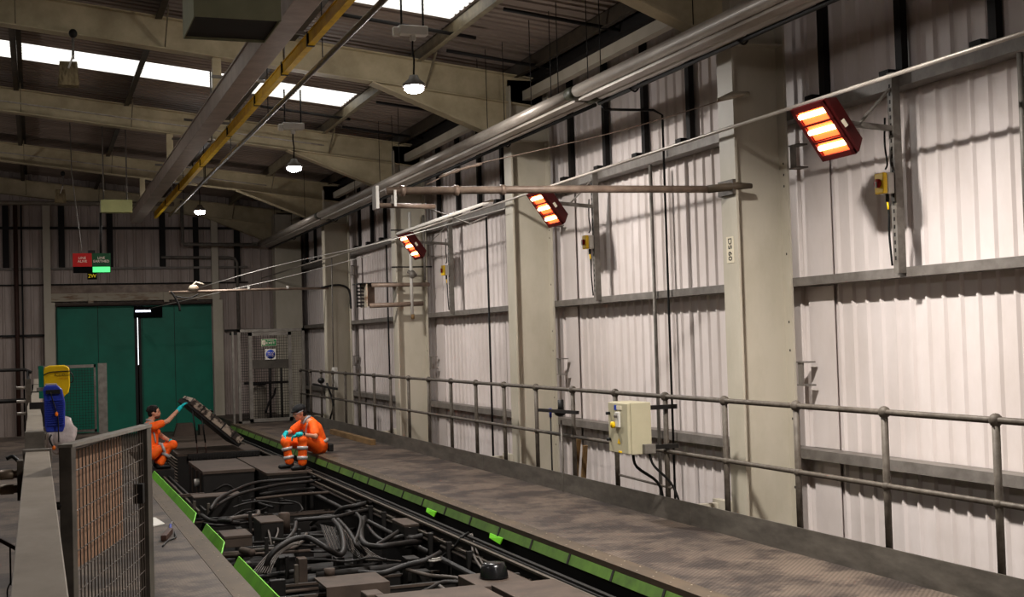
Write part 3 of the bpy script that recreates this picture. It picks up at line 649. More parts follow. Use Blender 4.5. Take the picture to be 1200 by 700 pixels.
# hoses near the fourth column
t = thing('hose_bracket', (5.4, 24.6, .8), 'dark hose bracket on the far handrail left of the fourth column', 'bracket')
MB().bar((5.3, 26.0, .86), (5.3, 23.8, .82), .04, .04).build('arm', 'dark', t)
MB().ell((5.3, 25.2, .95), .07, .1, .06).build('valve', 'black', t)
MB().tube(smooth([(5.35, 24.9, .9), (5.4, 24.6, .5), (5.42, 25.0, .2), (5.45, 25.4, -.1)]), .02, 6).build('hose', 'black', t)
t = thing('junction_box', (6.1, 25.6, 1.1), 'small pale junction box on the wall left of the fourth column', 'box')
MB().box(5.55, 5.62, 25.1, 25.35, .8, 1.2).build('body', 'white', t, bevel=.01)
MB().tube([(5.6, 25.4, 1.2), (5.62, 25.4, 3.4)], .012, 6).build('conduit', 'galv', t)

# ================================================================== mesh helper
def mesh_panel(o, u, w, nu, nw, r):                    # wires across a parallelogram, origin o, sides u and w
    o = Vector(o); u = Vector(u); w = Vector(w); m = MB()
    for i in range(nu+1):
        a = o+u*(i/nu); m.tube([a, a+w], r, 4, False)
    for j in range(nw+1):
        a = o+w*(j/nw); m.tube([a, a+u], r, 4, False)
    return m
# mesh gate screen at the far end of the walkway
t = thing('mesh_gate_screen', (4.8, 28.1, 0), 'tall galvanised mesh screen and gate with green and blue signs at the walkway end', 'gate')
def frm(name, x0, x1, y, z0, z1, w=.06):
    g = MB().box(x0, x0+w, y-.03, y+.03, z0, z1); g.box(x1-w, x1, y-.03, y+.03, z0, z1); g.box(x0, x1, y-.03, y+.03, z1-w, z1); g.box(x0, x1, y-.03, y+.03, z0, z0+w)
    return g.build(name, 'galv', t)
frm('fixed_frame', 4.10, 5.56, 28.12, -.01, 2.04)
g = frm('gate_leaf', 4.33, 5.26, 28.08, .02, 1.97, .075)
mesh_panel((4.40, 28.08, .08), (.80, 0, 0), (0, 0, 1.82), 16, 30, .0045).build('mesh', 'dark', g, origin=t['_o'])
MB().box(4.40, 5.19, 28.05, 28.07, 1.18, 1.37).build('mid_plate', 'stile', g, origin=t['_o'])
mesh_panel((4.16, 28.12, .05), (.16, 0, 0), (0, 0, 1.93), 4, 34, .0045).build('side_mesh', 'dark', t)
mesh_panel((5.27, 28.12, .05), (.24, 0, 0), (0, 0, 1.93), 6, 34, .0045).build('side_mesh', 'galv', t)
MB().box(3.98, 4.02, 28.1, 28.16, -.3, 2.0).build('stub_post', 'galv', t)
mesh_panel((4.02, 28.14, 0), (.1, .9, 0), (0, 0, 1.95), 10, 34, .0045).build('return_mesh', 'dark', t)
MB().box(4.07, 4.15, 28.5, 29.1, 1.93, 1.98).build('return_top', 'dark', t)
sg = MB().box(4.60, 4.93, 28.03, 28.045, 1.66, 1.82).build('exit_sign', 'label', t); sg['label'] = 'green emergency exit sign'
MB().box(4.61, 4.92, 28.025, 28.03, 1.67, 1.81).build('sign_face', 'signgreen', sg, origin=t['_o'])
MB().box(4.62, 4.69, 28.02, 28.025, 1.69, 1.79).build('running_figure_panel', 'text_w', sg, origin=t['_o'])
f = MB().ell((4.655, 28.018, 1.775), .009, .003, .009, 8, 6); f.bar((4.655, 28.018, 1.765), (4.65, 28.018, 1.735), .012, .004); f.bar((4.65, 28.018, 1.735), (4.635, 28.018, 1.70), .008, .004); f.bar((4.65, 28.018, 1.735), (4.672, 28.018, 1.71), .008, .004); f.bar((4.655, 28.018, 1.76), (4.675, 28.018, 1.745), .007, .004)
f.build('running_figure', 'signgreen', sg, origin=t['_o'])
text('lettering', 'Emergency', .034, (4.80, 28.02, 1.785), (R(90), 0, 0), 'text_w', sg)
text('lettering', 'EXIT', .075, (4.80, 28.02, 1.725), (R(90), 0, 0), 'text_w', sg, sx=1.3)
sg = MB().box(4.68, 4.91, 28.03, 28.045, 1.37, 1.60).build('mandatory_sign', 'white', t); sg['label'] = 'white sign with a blue disc'
MB().tube([(4.795, 28.03, 1.485), (4.795, 28.022, 1.485)], .098, 28).build('blue_disc', 'signblue', sg, origin=t['_o'])
for k, s in enumerate(('THIS GATE', 'MUST BE', 'KEPT SHUT')): text('lettering', s, .032, (4.795, 28.02, 1.52-k*.036), (R(90), 0, 0), 'text_w', sg)
# things behind the screen
t = thing('grey_drum', (4.9, 29.4, 0), 'pale grey drum behind the mesh gate', 'drum')
MB().tube([(4.78, 29.6, -.01), (4.78, 29.6, .02), (4.78, 29.6, .74), (4.78, 29.6, .78)], [.17, .18, .18, .15], 20).build('body', 'trunk2', t)
MB().tube([(4.78, 29.6, .78), (4.78, 29.6, .80)], .17, 20).build('lid', 'dark', t)
t = thing('folding_trolley', (5.1, 29.3, 0), 'dark folded trolley frame behind the mesh gate beside the drum', 'trolley')
MB().tube([(4.98, 29.3, 0), (5.0, 29.3, 1.35)], .03, 8).build('upright', 'dark', t)
MB().tube([(5.25, 29.3, 0), (5.25, 29.3, 1.35)], .025, 8).build('upright', 'dark', t)
MB().tube(smooth([(4.86, 29.25, .15), (4.95, 29.25, .4), (5.06, 29.25, .55), (5.1, 29.25, .7)]), .025, 8).build('handle', 'dark', t)
MB().box(4.4, 5.4, 29.28, 29.34, .80, .86).build('cross_bar', 'dark', t)

# ================================================================== end wall items
DY = YE-.12
def door(n, x0, x1, xm):
    t = thing('door_%d' % n, ((x0+x1)/2, DY, -.4), '', 'door'); del t['label']; del t['category']; t['kind'] = 'structure'
    for a, b in ((x0, xm), (xm+.008, x1)):
        MB().box(a, b, DY-.02, DY+.04, -.45, 2.735).build('door_panel', 'door', t)
    for xx in (x0+.02, xm): MB().box(xx, xx+.01, DY-.03, DY-.02, -.4, 2.73).build('seam', 'dustside', t)
    return t
door(1, .46, 2.24, 1.40); door(2, 2.40, 4.08, 3.18)
t = thing('door_post', (2.32, DY, -.4), 'black rubber sealed post where the two green doors meet', 'door seal')
MB().box(2.24, 2.305, DY-.03, DY+.05, -.45, 2.65).build('seal', 'black', t)
MB().box(2.335, 2.40, DY-.03, DY+.05, -.45, 2.65).build('seal', 'black', t)
t = thing('door_closer', (2.5, DY-.1, 2.5), 'small dark box over the meeting of the green doors with a glowing strip as daylight', 'light')
MB().box(2.24, 2.90, DY-.1, DY-.04, 2.44, 2.70).build('box', 'signblack', t)
M['strip'] = mat('daylight_gap_glow', (255, 255, 255), .5, 0, 0, emit=(230, 235, 255), es=2.5)  # glowing strip stands in for daylight through the door gap
MB().box(2.27, 2.62, DY-.13, DY-.1, 2.575, 2.62).build('daylight_gap_glow', 'strip', t)
for nm, a, b, top in (('left', .20, .44, 5.2), ('right', 4.10, 4.34, 4.9)):
    t = thing('door_jamb', ((a+b)/2, DY, -.4), 'cream steel column forming the %s jamb of the green doors' % nm, 'jamb')
    MB().box(a, b, DY-.16, DY-.14, -.45, 2.84).build('lower_face', 'cream', t)
    MB().box((a+b)/2-.01, (a+b)/2+.01, DY-.14, DY+.08, -.45, 2.84).build('web', 'cream', t)
    MB().box(a, a+.16, DY-.13, DY-.02, 2.84, top).build('upper_post', 'cream', t)
t = thing('door_header', (2.3, DY-.1, 2.74), 'rust-stained cream header beam above the green doors', 'header')
MB().box(.3, 4.3, DY-.1, DY-.02, 2.86, 3.05).build('beam', 'rust', t)
MB().box(.3, 4.3, DY-.04, DY-.02, 3.05, 3.24).build('stained_panel', 'tube', t)
MB().box(.3, 4.3, DY-.14, DY-.04, 2.755, 2.81).build('track', 'dusty', t)
MB().tube([(.5, DY-.17, 2.74), (4.05, DY-.17, 2.74)], .015, 6).build('rail', 'post', t)
for x in (1.25, 3.0): MB().box(x-.06, x+.06, DY-.14, DY-.1, 2.8, 3.05).build('roller_box', 'rust', t)
for z, w, m, lb in ((4.62, .06, 'dark', 'dark rail across the upper end wall'), (3.65, .05, 'girt', 'grey rail across the end wall above the doors'), (3.27, .03, 'post', 'thin dark rail just over the door header')):
    tag(MB().box(XL, 5.0, DY-.0, DY+.07, z-w/2, z+w/2).build('end_girt', m), lb, 'wall rail', 'rails on the end wall')
tag(MB().tube([(XL, 31.85, 5.17), (3.2, 31.85, 5.17)], .05, 10).build('eaves_tube', 'trunk2'), 'long pale tube across the far end of the hall at eaves height', 'tube')
tag(MB().box(XL, .2, DY, DY+.07, 2.05, 2.10).build('end_girt', 'dark'), 'dark rail across the end wall left of the doors', 'wall rail', 'rails on the end wall')
tag(MB().box(4.4, 6.2, DY, DY+.07, 2.05, 2.10).build('end_girt', 'dark'), 'dark rail across the end wall right of the doors', 'wall rail', 'rails on the end wall')
for k, (x, w, z0, z1, m, lb) in enumerate(((-.62, .14, 3.65, 5.15, 'post', 'upper end wall at the left edge of the frame'), (.62, .14, 3.65, 5.15, 'post', 'upper end wall left of the red and green sign'), (1.72, .14, 3.65, 5.15, 'post', 'upper end wall behind the red and green sign'), (2.95, .14, 3.65, 5.1, 'post', 'upper end wall right of the gantry beam'), (3.75, .13, 3.3, 4.9, 'post', 'upper end wall below the far lamp'), (4.75, .14, 3.3, 4.9, 'post', 'upper end wall right of the far lamp'), (5.7, .12, 2.1, 4.9, 'post', 'end wall near the corner'))):
    tag(MB().box(x-w/2, x+w/2, DY+.01, DY+.1, z0, z1).build('end_post', m), 'black upright post on the '+lb, 'post', 'black posts on the end wall')
for x, r, lb in ((-.40, .05, 'thick red-brown vertical pipe on the end wall left of the doors'), (-.27, .02, 'thin black vertical cable beside the red-brown pipe')):
    tag(MB().tube([(x, DY-.06, -.4), (x, DY-.06, 5.2)], r, 8).build('wall_pipe', 'brown' if r > .03 else 'black'), lb, 'pipe')
tag(MB().tube([(4.73, DY-.06, 1.9), (4.73, DY-.06, 3.75), (4.68, DY-.06, 3.85), (4.55, DY-.06, 3.88), (3.0, DY-.06, 3.9), (2.9, DY-.06, 3.9)], .035, 8).build('wall_pipe', 'galv'), 'grey pipe rising right of the doors and bending left along the wall', 'pipe')
tag(MB().box(5.55, 6.2, 31.5, 31.9, -.4, 4.9).build('corner_casing', 'cream'), 'flat cream casing in the far right corner behind the mesh gate', 'casing')

# signs hanging
t = thing('line_status_sign', (.88, 22, 3.0), 'hanging red and green LINE ALIVE / LINE EARTHED status sign with lit green panel', 'sign')
x0, xm, x1 = .59, .885, 1.18
MB().box(x0, xm, 22, 22.1, 3.06, 3.28).build('red_panel', 'redsign', t)
MB().box(xm, x1, 22, 22.1, 3.06, 3.28).build('green_panel', 'grnsign', t)
MB().box(x0+.005, xm, 22, 22.1, 2.96, 3.06).build('dark_light', 'signblack', t)
MB().box(xm, x1, 22.01, 22.1, 2.96, 3.06).build('light_case', 'grnsign', t)
MB().box(xm+.012, x1-.012, 21.995, 22.01, 2.967, 3.055).build('lit_light', 'grnlit', t)
text('lettering', 'LINE', .058, (.737, 21.995, 3.20), (R(90), 0, 0), 'text_w', t)
text('lettering', 'ALIVE', .058, (.737, 21.995, 3.145), (R(90), 0, 0), 'text_w', t)
text('lettering', 'LINE', .058, (1.032, 21.995, 3.20), (R(90), 0, 0), 'text_w', t)
text('lettering', 'EARTHED', .058, (1.032, 21.995, 3.145), (R(90), 0, 0), 'text_w', t)
MB().box(.81, .96, 21.998, 22.04, 2.85, 2.957).build('number_board', 'signblack', t)
text('lettering', '2W', .085, (.885, 21.995, 2.905), (R(90), 0, 0), 'text_y', t)
MB().box(.83, .94, 22.02, 22.1, 3.28, 3.33).build('junction_box', 'black', t)
MB().tube([(.73, 22.05, 3.28), (.73, 22.05, 3.36), (.60, 22.05, 4.6), (.58, 22.05, roofz(.58)-.05)], .009, 5).build('hanger_cable', 'galv', t)
MB().tube([(1.03, 22.05, 3.28), (1.04, 22.05, 3.95)], .02, 6).build('hanger_rod', 'dark', t)
t = thing('hanging_light_box', (1.29, 22, 3.95), 'pale green rectangular box hanging above the status sign', 'box')
MB().box(1.04, 1.54, 21.95, 22.15, 3.95, 4.16).build('case', 'palegreen', t, bevel=.006)
for x in (1.09, 1.46): MB().tube([(x, 22.05, 4.16), (x, 22.05, roofz(x)-.05)], .012, 6).build('hanger_rod', 'galv', t)
t = thing('hanging_unit', (1.45, 9.5, 4.04), 'grey-green boxy unit with a dark open underside hanging at the top of the frame', 'heater unit')
m = MB(); m.box(1.09, 1.10, 9.2, 9.9, 4.04, 4.62); m.box(1.70, 1.71, 9.2, 9.9, 4.04, 4.62); m.box(1.10, 1.70, 9.2, 9.21, 4.04, 4.62); m.box(1.10, 1.70, 9.89, 9.9, 4.04, 4.62); m.box(1.09, 1.71, 9.2, 9.9, 4.62, 4.63); m.build('case', 'greybox', t)
MB().box(1.10, 1.70, 9.21, 9.89, 4.06, 4.08).build('grille', 'black', t)  # black sheet stands in for the shade inside the open underside
for x in (1.2, 1.6): MB().tube([(x, 9.55, 4.63), (x, 9.55, roofz(x)-.1)], .012, 6).build('hanger_rod', 'galv', t)
# hanging blocks
def block(x, y, z, s, label):
    t = thing('hanging_block', (x, y, z), label, 'block', 'hanging blocks')
    MB().add([(x-.11*s, y-.08*s, z), (x+.11*s, y-.08*s, z), (x+.11*s, y+.08*s, z), (x-.11*s, y+.08*s, z), (x-.09*s, y-.08*s, z+.26*s), (x+.09*s, y-.08*s, z+.26*s), (x+.09*s, y+.08*s, z+.26*s), (x-.09*s, y+.08*s, z+.26*s)],
        [(0, 3, 2, 1), (4, 5, 6, 7), (0, 1, 5, 4), (1, 2, 6, 5), (2, 3, 7, 6), (3, 0, 4, 7)]).build('block', 'concrete', t, bevel=.01)
    MB().bar((x+.0*s, y-.1*s, z+.18*s), (x+.05*s, y-.1*s, z+.32*s), .035*s, .02).build('hook', 'white', t)
    MB().tube([(x+.05*s, y, z+.3*s), (x+.055*s, y, z+.55*s)], .014*s, 6).build('cable', 'galv', t)
    MB().ell((x+.055*s, y, z+.58*s), .045*s, .04*s, .05*s).build('pulley', 'dark', t)
block(.40, 15.2, 4.68, 1.05, 'dirty concrete-coloured block hanging from the nearest full rafter at the upper left')
block(.50, 26.4, 4.58, 1.0, 'smaller hanging block far off beneath the fourth rafter')

# ================================================================== left side
# trunking rail right before the camera
t = thing('trunking_rail', (0, 6, 0), 'wide flat-topped grey steel rail running away from the camera at lower left', 'rail')
MB().box(-.07, .065, 2.2, 8.2, 1.03, 1.10).build('top_channel', 'trunk', t, bevel=.004)
MB().box(-.085, .08, 8.2, 8.24, 1.0, 1.115).build('end_plate', 'galv', t, bevel=.003)
MB().box(-.07, -.055, 2.2, 8.2, .55, 1.03).build('side_plate', 'toe', t)
for y in (4.8, 8.1): MB().box(-.05, .04, y-.04, y+.04, 0, 1.03).build('post', 'rail', t)
for z in (1.06, .98):
    pass
t = thing('pipe_coupling', (-.13, 7, 1.0), 'pair of stacked worn hose couplings sticking out left of the flat-topped rail', 'coupling')
for z in (1.08, 1.005):
    MB().tube([(-.32, 7, z), (-.185, 7, z), (-.18, 7, z), (-.12, 7, z), (-.115, 7, z), (-.07, 7, z)], [.014, .014, .026, .026, .02, .02], 12).build('coupling', 'brass', t)
MB().box(-.10, -.07, 6.95, 7.05, .95, 1.15).build('back_plate', 'rail', t)
MB().tube(smooth([(-.09, 7, 1.14), (-.12, 7, 1.17), (-.15, 7, 1.16)]), .010, 6).build('hook', 'black', t)
t = thing('red_lever', (-.1, 5, .95), 'small red lever bar with a hanging chain and hook at the lower left edge', 'lever')
MB().bar((-.135, 5, 1.025), (-.06, 5, .975), .02, .012).build('bar', 'brown', t)
MB().tube([(-.10, 5, .995), (-.10, 5, .86)], .0035, 5).build('chain', 'dark', t)
MB().tube(smooth([(-.10, 5, .87), (-.112, 5, .84), (-.108, 5, .80), (-.095, 5, .80), (-.092, 5, .84), (-.10, 5, .87)]), .003, 5).build('hook', 'dark', t)
MB().tube(smooth([(-.06, 5, .88), (-.075, 5, .80), (-.10, 5, .74), (-.12, 5, .70)]), .012, 6).build('handle', 'red', t)
# farther trunking
t = thing('cable_trunking', (0, 18, 0), 'pale square trunking running on at rail height beyond the flat-topped rail', 'trunking')
pts = [(-.02, 10.3, .985), (-.02, 13, .985), (-.035, 15.2, .99), (.0, 17.5, 1.04), (.02, 20, 1.05), (.02, 27, 1.06)]
m = MB(); vs = []
for x, y, z in pts: vs += [(x-.065, y, z-.16), (x+.065, y, z-.16), (x+.065, y, z+.1), (x-.065, y, z+.1)]
fs = [(0, 1, 2, 3), (20, 23, 22, 21)]
for i in range(5):
    for k in range(4): fs.append((4*i+k, 4*i+(k+1) % 4, 4*i+4+(k+1) % 4, 4*i+4+k))
m.add(vs, fs); m.build('duct', 'trunk2', t)
MB().box(-.09, .05, 10.2, 10.3, .82, 1.1).build('end_block', 'toe', t)
for y in (10.5, 16, 21.5, 26.8): MB().box(-.04, .04, y-.04, y+.04, 0, .84).build('post', 'rail', t)
for y in (14.5, 18.5, 22.5): MB().box(-.075, .075, y-.01, y+.01, .9, 1.16).build('joint_strap', 'dark', t)
t = thing('tap_cluster', (-.15, 16, 1.1), 'cluster of small bright taps left of the pale trunking', 'taps')
for z in (1.28, 1.12, .98):
    MB().tube([(-.22, 16, z), (-.06, 16, z)], .018, 8).build('tap', 'shiny', t)
MB().box(-.12, -.06, 15.97, 16.03, .9, 1.38).build('plate', 'rail', t)
# side handrail at left
t = thing('side_handrail', (-.5, 26, 0), 'dark low handrail crossing at the left edge before the end wall', 'handrail')
MB().tube([(-2.2, 26, 1.36), (-.55, 26, 1.36), (-.2, 26, 1.36), (-.08, 26, 1.30)], .03, 8).build('top_rail', 'dark', t)
MB().tube([(-2.2, 26, .76), (-.2, 26, .78), (-.08, 26, .72)], .04, 8).build('mid_rail', 'dark', t)
MB().tube([(-.75, 26, 0), (-.7, 26, .15), (-.72, 26, .35), (-.85, 26, .42)], .025, 8).build('hoop', 'rail', t)
for x in (-2.1, -.15): MB().tube([(x, 26, 0), (x, 26, 1.36)], .03, 8).build('post', 'dark', t)
# far barrier mesh
t = thing('mesh_barrier', (.6, 27.5, 0), 'low mesh barrier panel in front of the left green door', 'barrier')
b = MB().box(.03, 1.14, 27.48, 27.52, 1.34, 1.40); b.box(.03, .07, 27.48, 27.52, .0, 1.4); b.box(1.10, 1.14, 27.48, 27.52, .0, 1.4); b.box(.03, 1.14, 27.48, 27.52, .03, .08); b.build('frame', 'galv', t)
mesh_panel((.07, 27.5, .08), (1.03, 0, 0), (0, 0, 1.26), 18, 22, .003).build('mesh', 'dark', t)
MB().box(1.17, 1.34, 27.2, 27.3, 0, 1.42).build('end_post', 'galv', t)
# yellow sheet-like kit box, blue canister and bag
t = thing('yellow_case', (.18, 13, 1.1), 'yellow rounded plastic case with a black strap hung beyond the blue canister', 'case')
pl = [(.07, 1.30), (.06, 1.50), (.075, 1.545), (.12, 1.56), (.25, 1.56), (.285, 1.545), (.30, 1.52), (.30, 1.36), (.285, 1.29), (.26, 1.275), (.2, 1.2), (.08, 1.2)]
MB().prism(pl, 'y', 13.0, 13.12).build('shell', 'yellow2', t, bevel=.012, seg=3)
MB().tube(smooth([(.065, 12.98, 1.47), (.12, 12.98, 1.495), (.2, 12.98, 1.50), (.31, 12.98, 1.503)]), .0055, 6).build('strap', 'black', t)
MB().tube(smooth([(.30, 12.98, 1.503), (.325, 12.98, 1.46), (.332, 12.98, 1.42), (.318, 12.98, 1.395), (.30, 12.98, 1.395)]), .0055, 6).build('strap', 'black', t)
text('lettering', 'AutoDrain', .034, (.235, 12.985, 1.467), (R(90), 0, 0), 'text_k', t)
text('lettering', 'KEEP CLEAR', .014, (.24, 12.985, 1.435), (R(90), 0, 0), 'orangep', t)
MB().box(.02, .065, 13.0, 13.1, 1.25, 1.56).build('side_clamp', 'door', t)
t = thing('grey_control_box', (.13, 12, 1.35), 'small pale box wedged between the yellow case and the blue canister', 'box')
MB().box(.07, .165, 11.6, 11.75, 1.34, 1.42).build('body', 'trunk2', t, bevel=.006)
MB().box(.0, .07, 11.65, 11.7, 1.36, 1.39).build('bracket', 'galv', t)
t = thing('blue_canister', (.12, 10.5, 1.05), 'dark blue ribbed plastic canister hanging on the trunking', 'canister')
pl = [(.045, 1.40), (.06, 1.435), (.15, 1.435), (.185, 1.40), (.205, 1.30), (.20, 1.12), (.185, 1.075), (.065, 1.075), (.055, 1.12), (.052, 1.33)]
MB().prism(pl, 'y', 10.45, 10.62).build('shell', 'blue', t, bevel=.012, seg=3)
g = MB()
for k in range(12): g.box(.06, .195-.0005*k, 10.438, 10.452, 1.13+k*.017, 1.138+k*.017)
g.build('ribs', 'blue', t)
MB().box(.065, .17, 10.435, 10.455, 1.37, 1.402).build('recess', 'black', t)
MB().tube(smooth([(.10, 10.43, 1.385), (.115, 10.43, 1.32), (.135, 10.43, 1.25), (.15, 10.43, 1.18), (.152, 10.43, 1.0)]), .005, 6).build('strap', 'black', t)
MB().ell((.14, 10.42, 1.215), .012, .01, .018).build('toggle', 'orangep', t)
MB().tube(smooth([(.10, 10.43, 1.06), (.085, 10.42, 1.03), (.10, 10.42, .99), (.115, 10.42, .965)]), .008, 6).build('lead', 'black', t)
MB().ell((.115, 10.42, .96), .014, .012, .018).build('toggle', 'orangep', t)
t = thing('plastic_bag', (.18, 11, .85), 'crumpled clear plastic bag hanging below the blue canister', 'bag')
g = MB(); random.seed(3)
g.ell((.21, 11.0, 1.02), .085, .07, .15, 14, 10); g.ell((.15, 11.02, .98), .09, .06, .11, 14, 10)
g.v = [(x+random.uniform(-.014, .014), y+random.uniform(-.01, .01), z+random.uniform(-.014, .014)) for x, y, z in g.v]
g.build('bag', 'plast', t)
# foreground mesh gate
t = thing('mesh_gate', (.4, 7.5, 0), 'steel-framed wire mesh gate with a brown board behind it in the lower left', 'gate')
A = Vector((.135, 6.62, 0)); B = Vector((.64, 8.5, 0)); dirv = (B-A).normalized()
def gbar(p0, p1, z0, z1, th): 
    n = dirv.cross(Vector((0, 0, 1))).normalized()
    c = (p0+p1)/2+Vector((0, 0, (z0+z1)/2)); return MB().obox(c, dirv, n, (0, 0, 1), (p1-p0).length/2, th/2, (z1-z0)/2)
wv = dirv*.09
gbar(A-wv*.5, A+wv*.5, 0, 1.23, .06).build('stile', 'stile', t, bevel=.003)
gbar(B-wv*.8, B+wv*.8, .0, 1.20, .06).build('stile', 'stile', t, bevel=.003)
m = MB(); n = dirv.cross(Vector((0, 0, 1))).normalized()
a = A-wv*.5; b = B+wv*.8
m.add([a-n*.035+Vector((0, 0, 1.23)), b-n*.035+Vector((0, 0, 1.19)), b+n*.035+Vector((0, 0, 1.19)), a+n*.035+Vector((0, 0, 1.23)), a-n*.035+Vector((0, 0, 1.245)), b-n*.035+Vector((0, 0, 1.21)), b+n*.035+Vector((0, 0, 1.21)), a+n*.035+Vector((0, 0, 1.245))],
      [(0, 3, 2, 1), (4, 5, 6, 7), (0, 1, 5, 4), (1, 2, 6, 5), (2, 3, 7, 6), (3, 0, 4, 7)]); m.build('top_rail', 'galv', t)
gbar(A, B, .05, .10, .04).build('bottom_rail', 'toe', t)
L = (B-A).length
mesh_panel(A+Vector((0, 0, .1)), (B-A), (0, 0, 1.1), 26, 11, .0036).build('mesh', 'gwire', t)
bo = n*(-.05) if (n*(-1)).x < 0 else n*.05
pa = A+dirv*.32; pb = A+dirv*(L-.45)
m = MB(); off = Vector((-.05, .03, 0))
q = [pa+off+Vector((0, 0, .58)), pb+off+Vector((0, 0, .56)), pb+off+Vector((0, 0, 1.17)), pa+off+Vector((0, 0, 1.19))]
m.add([*q, *[p+Vector((-.012, .004, 0)) for p in q]], [(0, 1, 2, 3), (7, 6, 5, 4), (0, 4, 5, 1), (1, 5, 6, 2), (2, 6, 7, 3), (3, 7, 4, 0)])
brd = m.build('backing_board', 'wood', t); brd['label'] = 'brown board behind the mesh'
pw = A+dirv*.12; pv = A+dirv*.27
m = MB(); q = [pw+off*.5+Vector((0, 0, .83)), pv+off*.5+Vector((0, 0, .83)), pv+off*.5+Vector((0, 0, 1.13)), pw+off*.5+Vector((0, 0, 1.13))]
m.add([*q, *[p+Vector((-.006, .002, 0)) for p in q]], [(0, 1, 2, 3), (7, 6, 5, 4), (0, 4, 5, 1), (1, 5, 6, 2), (2, 6, 7, 3), (3, 7, 4, 0)]); m.build('white_tag', 'white', t)
m = MB()
for z in (.74, .95): m.tube([A+Vector((-.06, -.03, z)), A+Vector((.0, 0, z))], .02, 8)
m.build('hinge', 'dark', t)
MB().obox(B-dirv*.22+Vector((0, 0, .80)), dirv, n, (0, 0, 1), .03, .03, .06).build('latch', 'black', t)
# tools on the deck
t = thing('cordless_driver', (1.12, 11.8, 0), 'small dark hand tool with a blue tip lying on the deck right of the gate', 'tool')
MB().bar((1.02, 11.65, .03), (1.12, 12.1, .03), .05, .05).build('body', 'brown', t, bevel=.008)
MB().tube([(1.12, 12.1, .03), (1.16, 12.5, .03)], .012, 8).build('shaft', 'blue', t)
MB().tube([(1.16, 12.5, .03), (1.2, 12.75, .02)], .008, 8).build('bit', 'galv', t)
tag(MB().tube(smooth([(.98, 11.3, .012), (1.05, 11.6, .012), (1.13, 11.75, .012), (1.16, 12.1, .012)]), .008, 6).build('thin_lead', 'black'), 'thin black lead lying beside the hand tool', 'lead')
tag(MB().add([(.98, 12.6, .004), (1.13, 12.75, .004), (1.08, 13.2, .01), (.97, 13.3, .004), (.98, 12.6, .012), (1.13, 12.75, .014), (1.08, 13.2, .02), (.97, 13.3, .012)], [(0, 3, 2, 1), (4, 5, 6, 7), (0, 1, 5, 4), (1, 2, 6, 5), (2, 3, 7, 6), (3, 0, 4, 7)]).build('paper_scrap', 'white'), 'scrap of pale paper on the deck beyond the hand tool', 'paper')
# bits by the doors
t = thing('wedge_block', (2.9, 30, -.35), 'dark tilted block on the floor in front of the right green door', 'block')
MB().prism([(2.85, -.35), (3.35, -.35), (3.28, -.02), (2.95, -.02)], 'y', 29.6, 29.9).build('block', 'dusty', t)
t = thing('low_plinth', (3.6, 29.8, -.35), 'low dark plinth on the floor before the right green door', 'plinth')
MB().box(3.45, 4.05, 29.7, 30.1, -.35, -.08).build('plinth', 'dusty', t)
# ================================================================== train roof in the pit
T = thing('train_carriage', (2.7, 15, -1.0), 'dark sooty train carriage roof packed with equipment boxes and cables in the pit', 'train')
MB().box(1.50, 3.90, YB, 29, -1.05, -.95).build('well_floor', 'dark', T)
MB().box(1.44, 1.50, YB, 29, -1.05, -.30).build('side_wall', 'dark', T)
MB().box(3.86, 3.90, YB, 29, -1.05, -.24).build('side_wall', 'dark', T)
for x, z in ((3.86, -.19), (3.78, -.21), (3.76, -.30)):
    MB().box(x-.018, x+.018, 5, 28.4, z-.02, z).build('cantrail', 'rail' if x < 3.86 else 'dustside', T)
for k in range(7):
    x = 1.56+k*.085
    MB().box(x-.014, x+.014, 17.4, 25.2, -.52, -.47).build('slat', 'dusty' if k % 2 else 'dustside', T)
MB().box(1.55, 2.25, 19.0, 19.06, -.46, -.42).build('slat_tie', 'dusty', T)
MB().box(1.60, 3.84, 25.3, 29.0, -.9, -.26).build('roof_panel', 'dusty', T)
MB().box(1.72, 2.16, 22.4, 23.15, -.60, -.37).build('step_plate', 'dustside', T)
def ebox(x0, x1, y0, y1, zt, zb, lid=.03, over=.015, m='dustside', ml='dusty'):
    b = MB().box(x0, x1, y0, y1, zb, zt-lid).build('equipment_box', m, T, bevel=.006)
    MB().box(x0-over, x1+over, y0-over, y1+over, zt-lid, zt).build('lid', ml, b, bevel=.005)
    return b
b = ebox(2.32, 3.80, 23.5, 24.85, -.2, -.9, .05, .0)
for k in range(10): MB().obox((2.30, 24.1, -.29-k*.055), (0, 1, 0), (1, 0, -.5), (.5, 0, 1), .6, .03, .006).build('louvre', 'beige2', b)
MB().box(2.5, 3.80, 23.40, 23.5, -.30, -.21).build('ribbed_bar', 'dustside', b, bevel=.01)
g = MB()
for k in range(26): g.box(2.55+k*.048, 2.575+k*.048, 23.385, 23.4, -.36, -.24)
g.build('ribs', 'dark', b)
b = ebox(2.35, 3.12, 19.95, 21.9, -.2, -.9, .05, .01)
for y in (20.2, 20.7, 21.3): MB().box(2.33, 2.35, y, y+.08, -.85, -.25).build('side_rib', 'dusty', b)
g = MB().tube(smooth([(2.5, 19.93, -.5), (2.7, 19.9, -.42), (2.9, 19.93, -.6)]), .015, 6); g.tube(smooth([(2.75, 19.93, -.7), (2.85, 19.9, -.5), (3.05, 19.9, -.45)]), .02, 6); g.build('looped_hose', 'cable', b)
ebox(3.17, 3.86, 19.05, 22.0, -.2, -.9, .04, .01)
MB().tube([(2.28, 20.5, -.42), (2.36, 20.5, -.42)], .06, 10).build('white_cap', 'white', T)
ebox(1.99, 2.64, 18.0, 18.4, -.36, -.85, .02, .005)
ebox(1.91, 2.21, 14.4, 14.9, -.40, -.53, .03, .004, 'dusty')
ebox(2.40, 2.66, 14.95, 15.5, -.35, -.75, .02, .004)
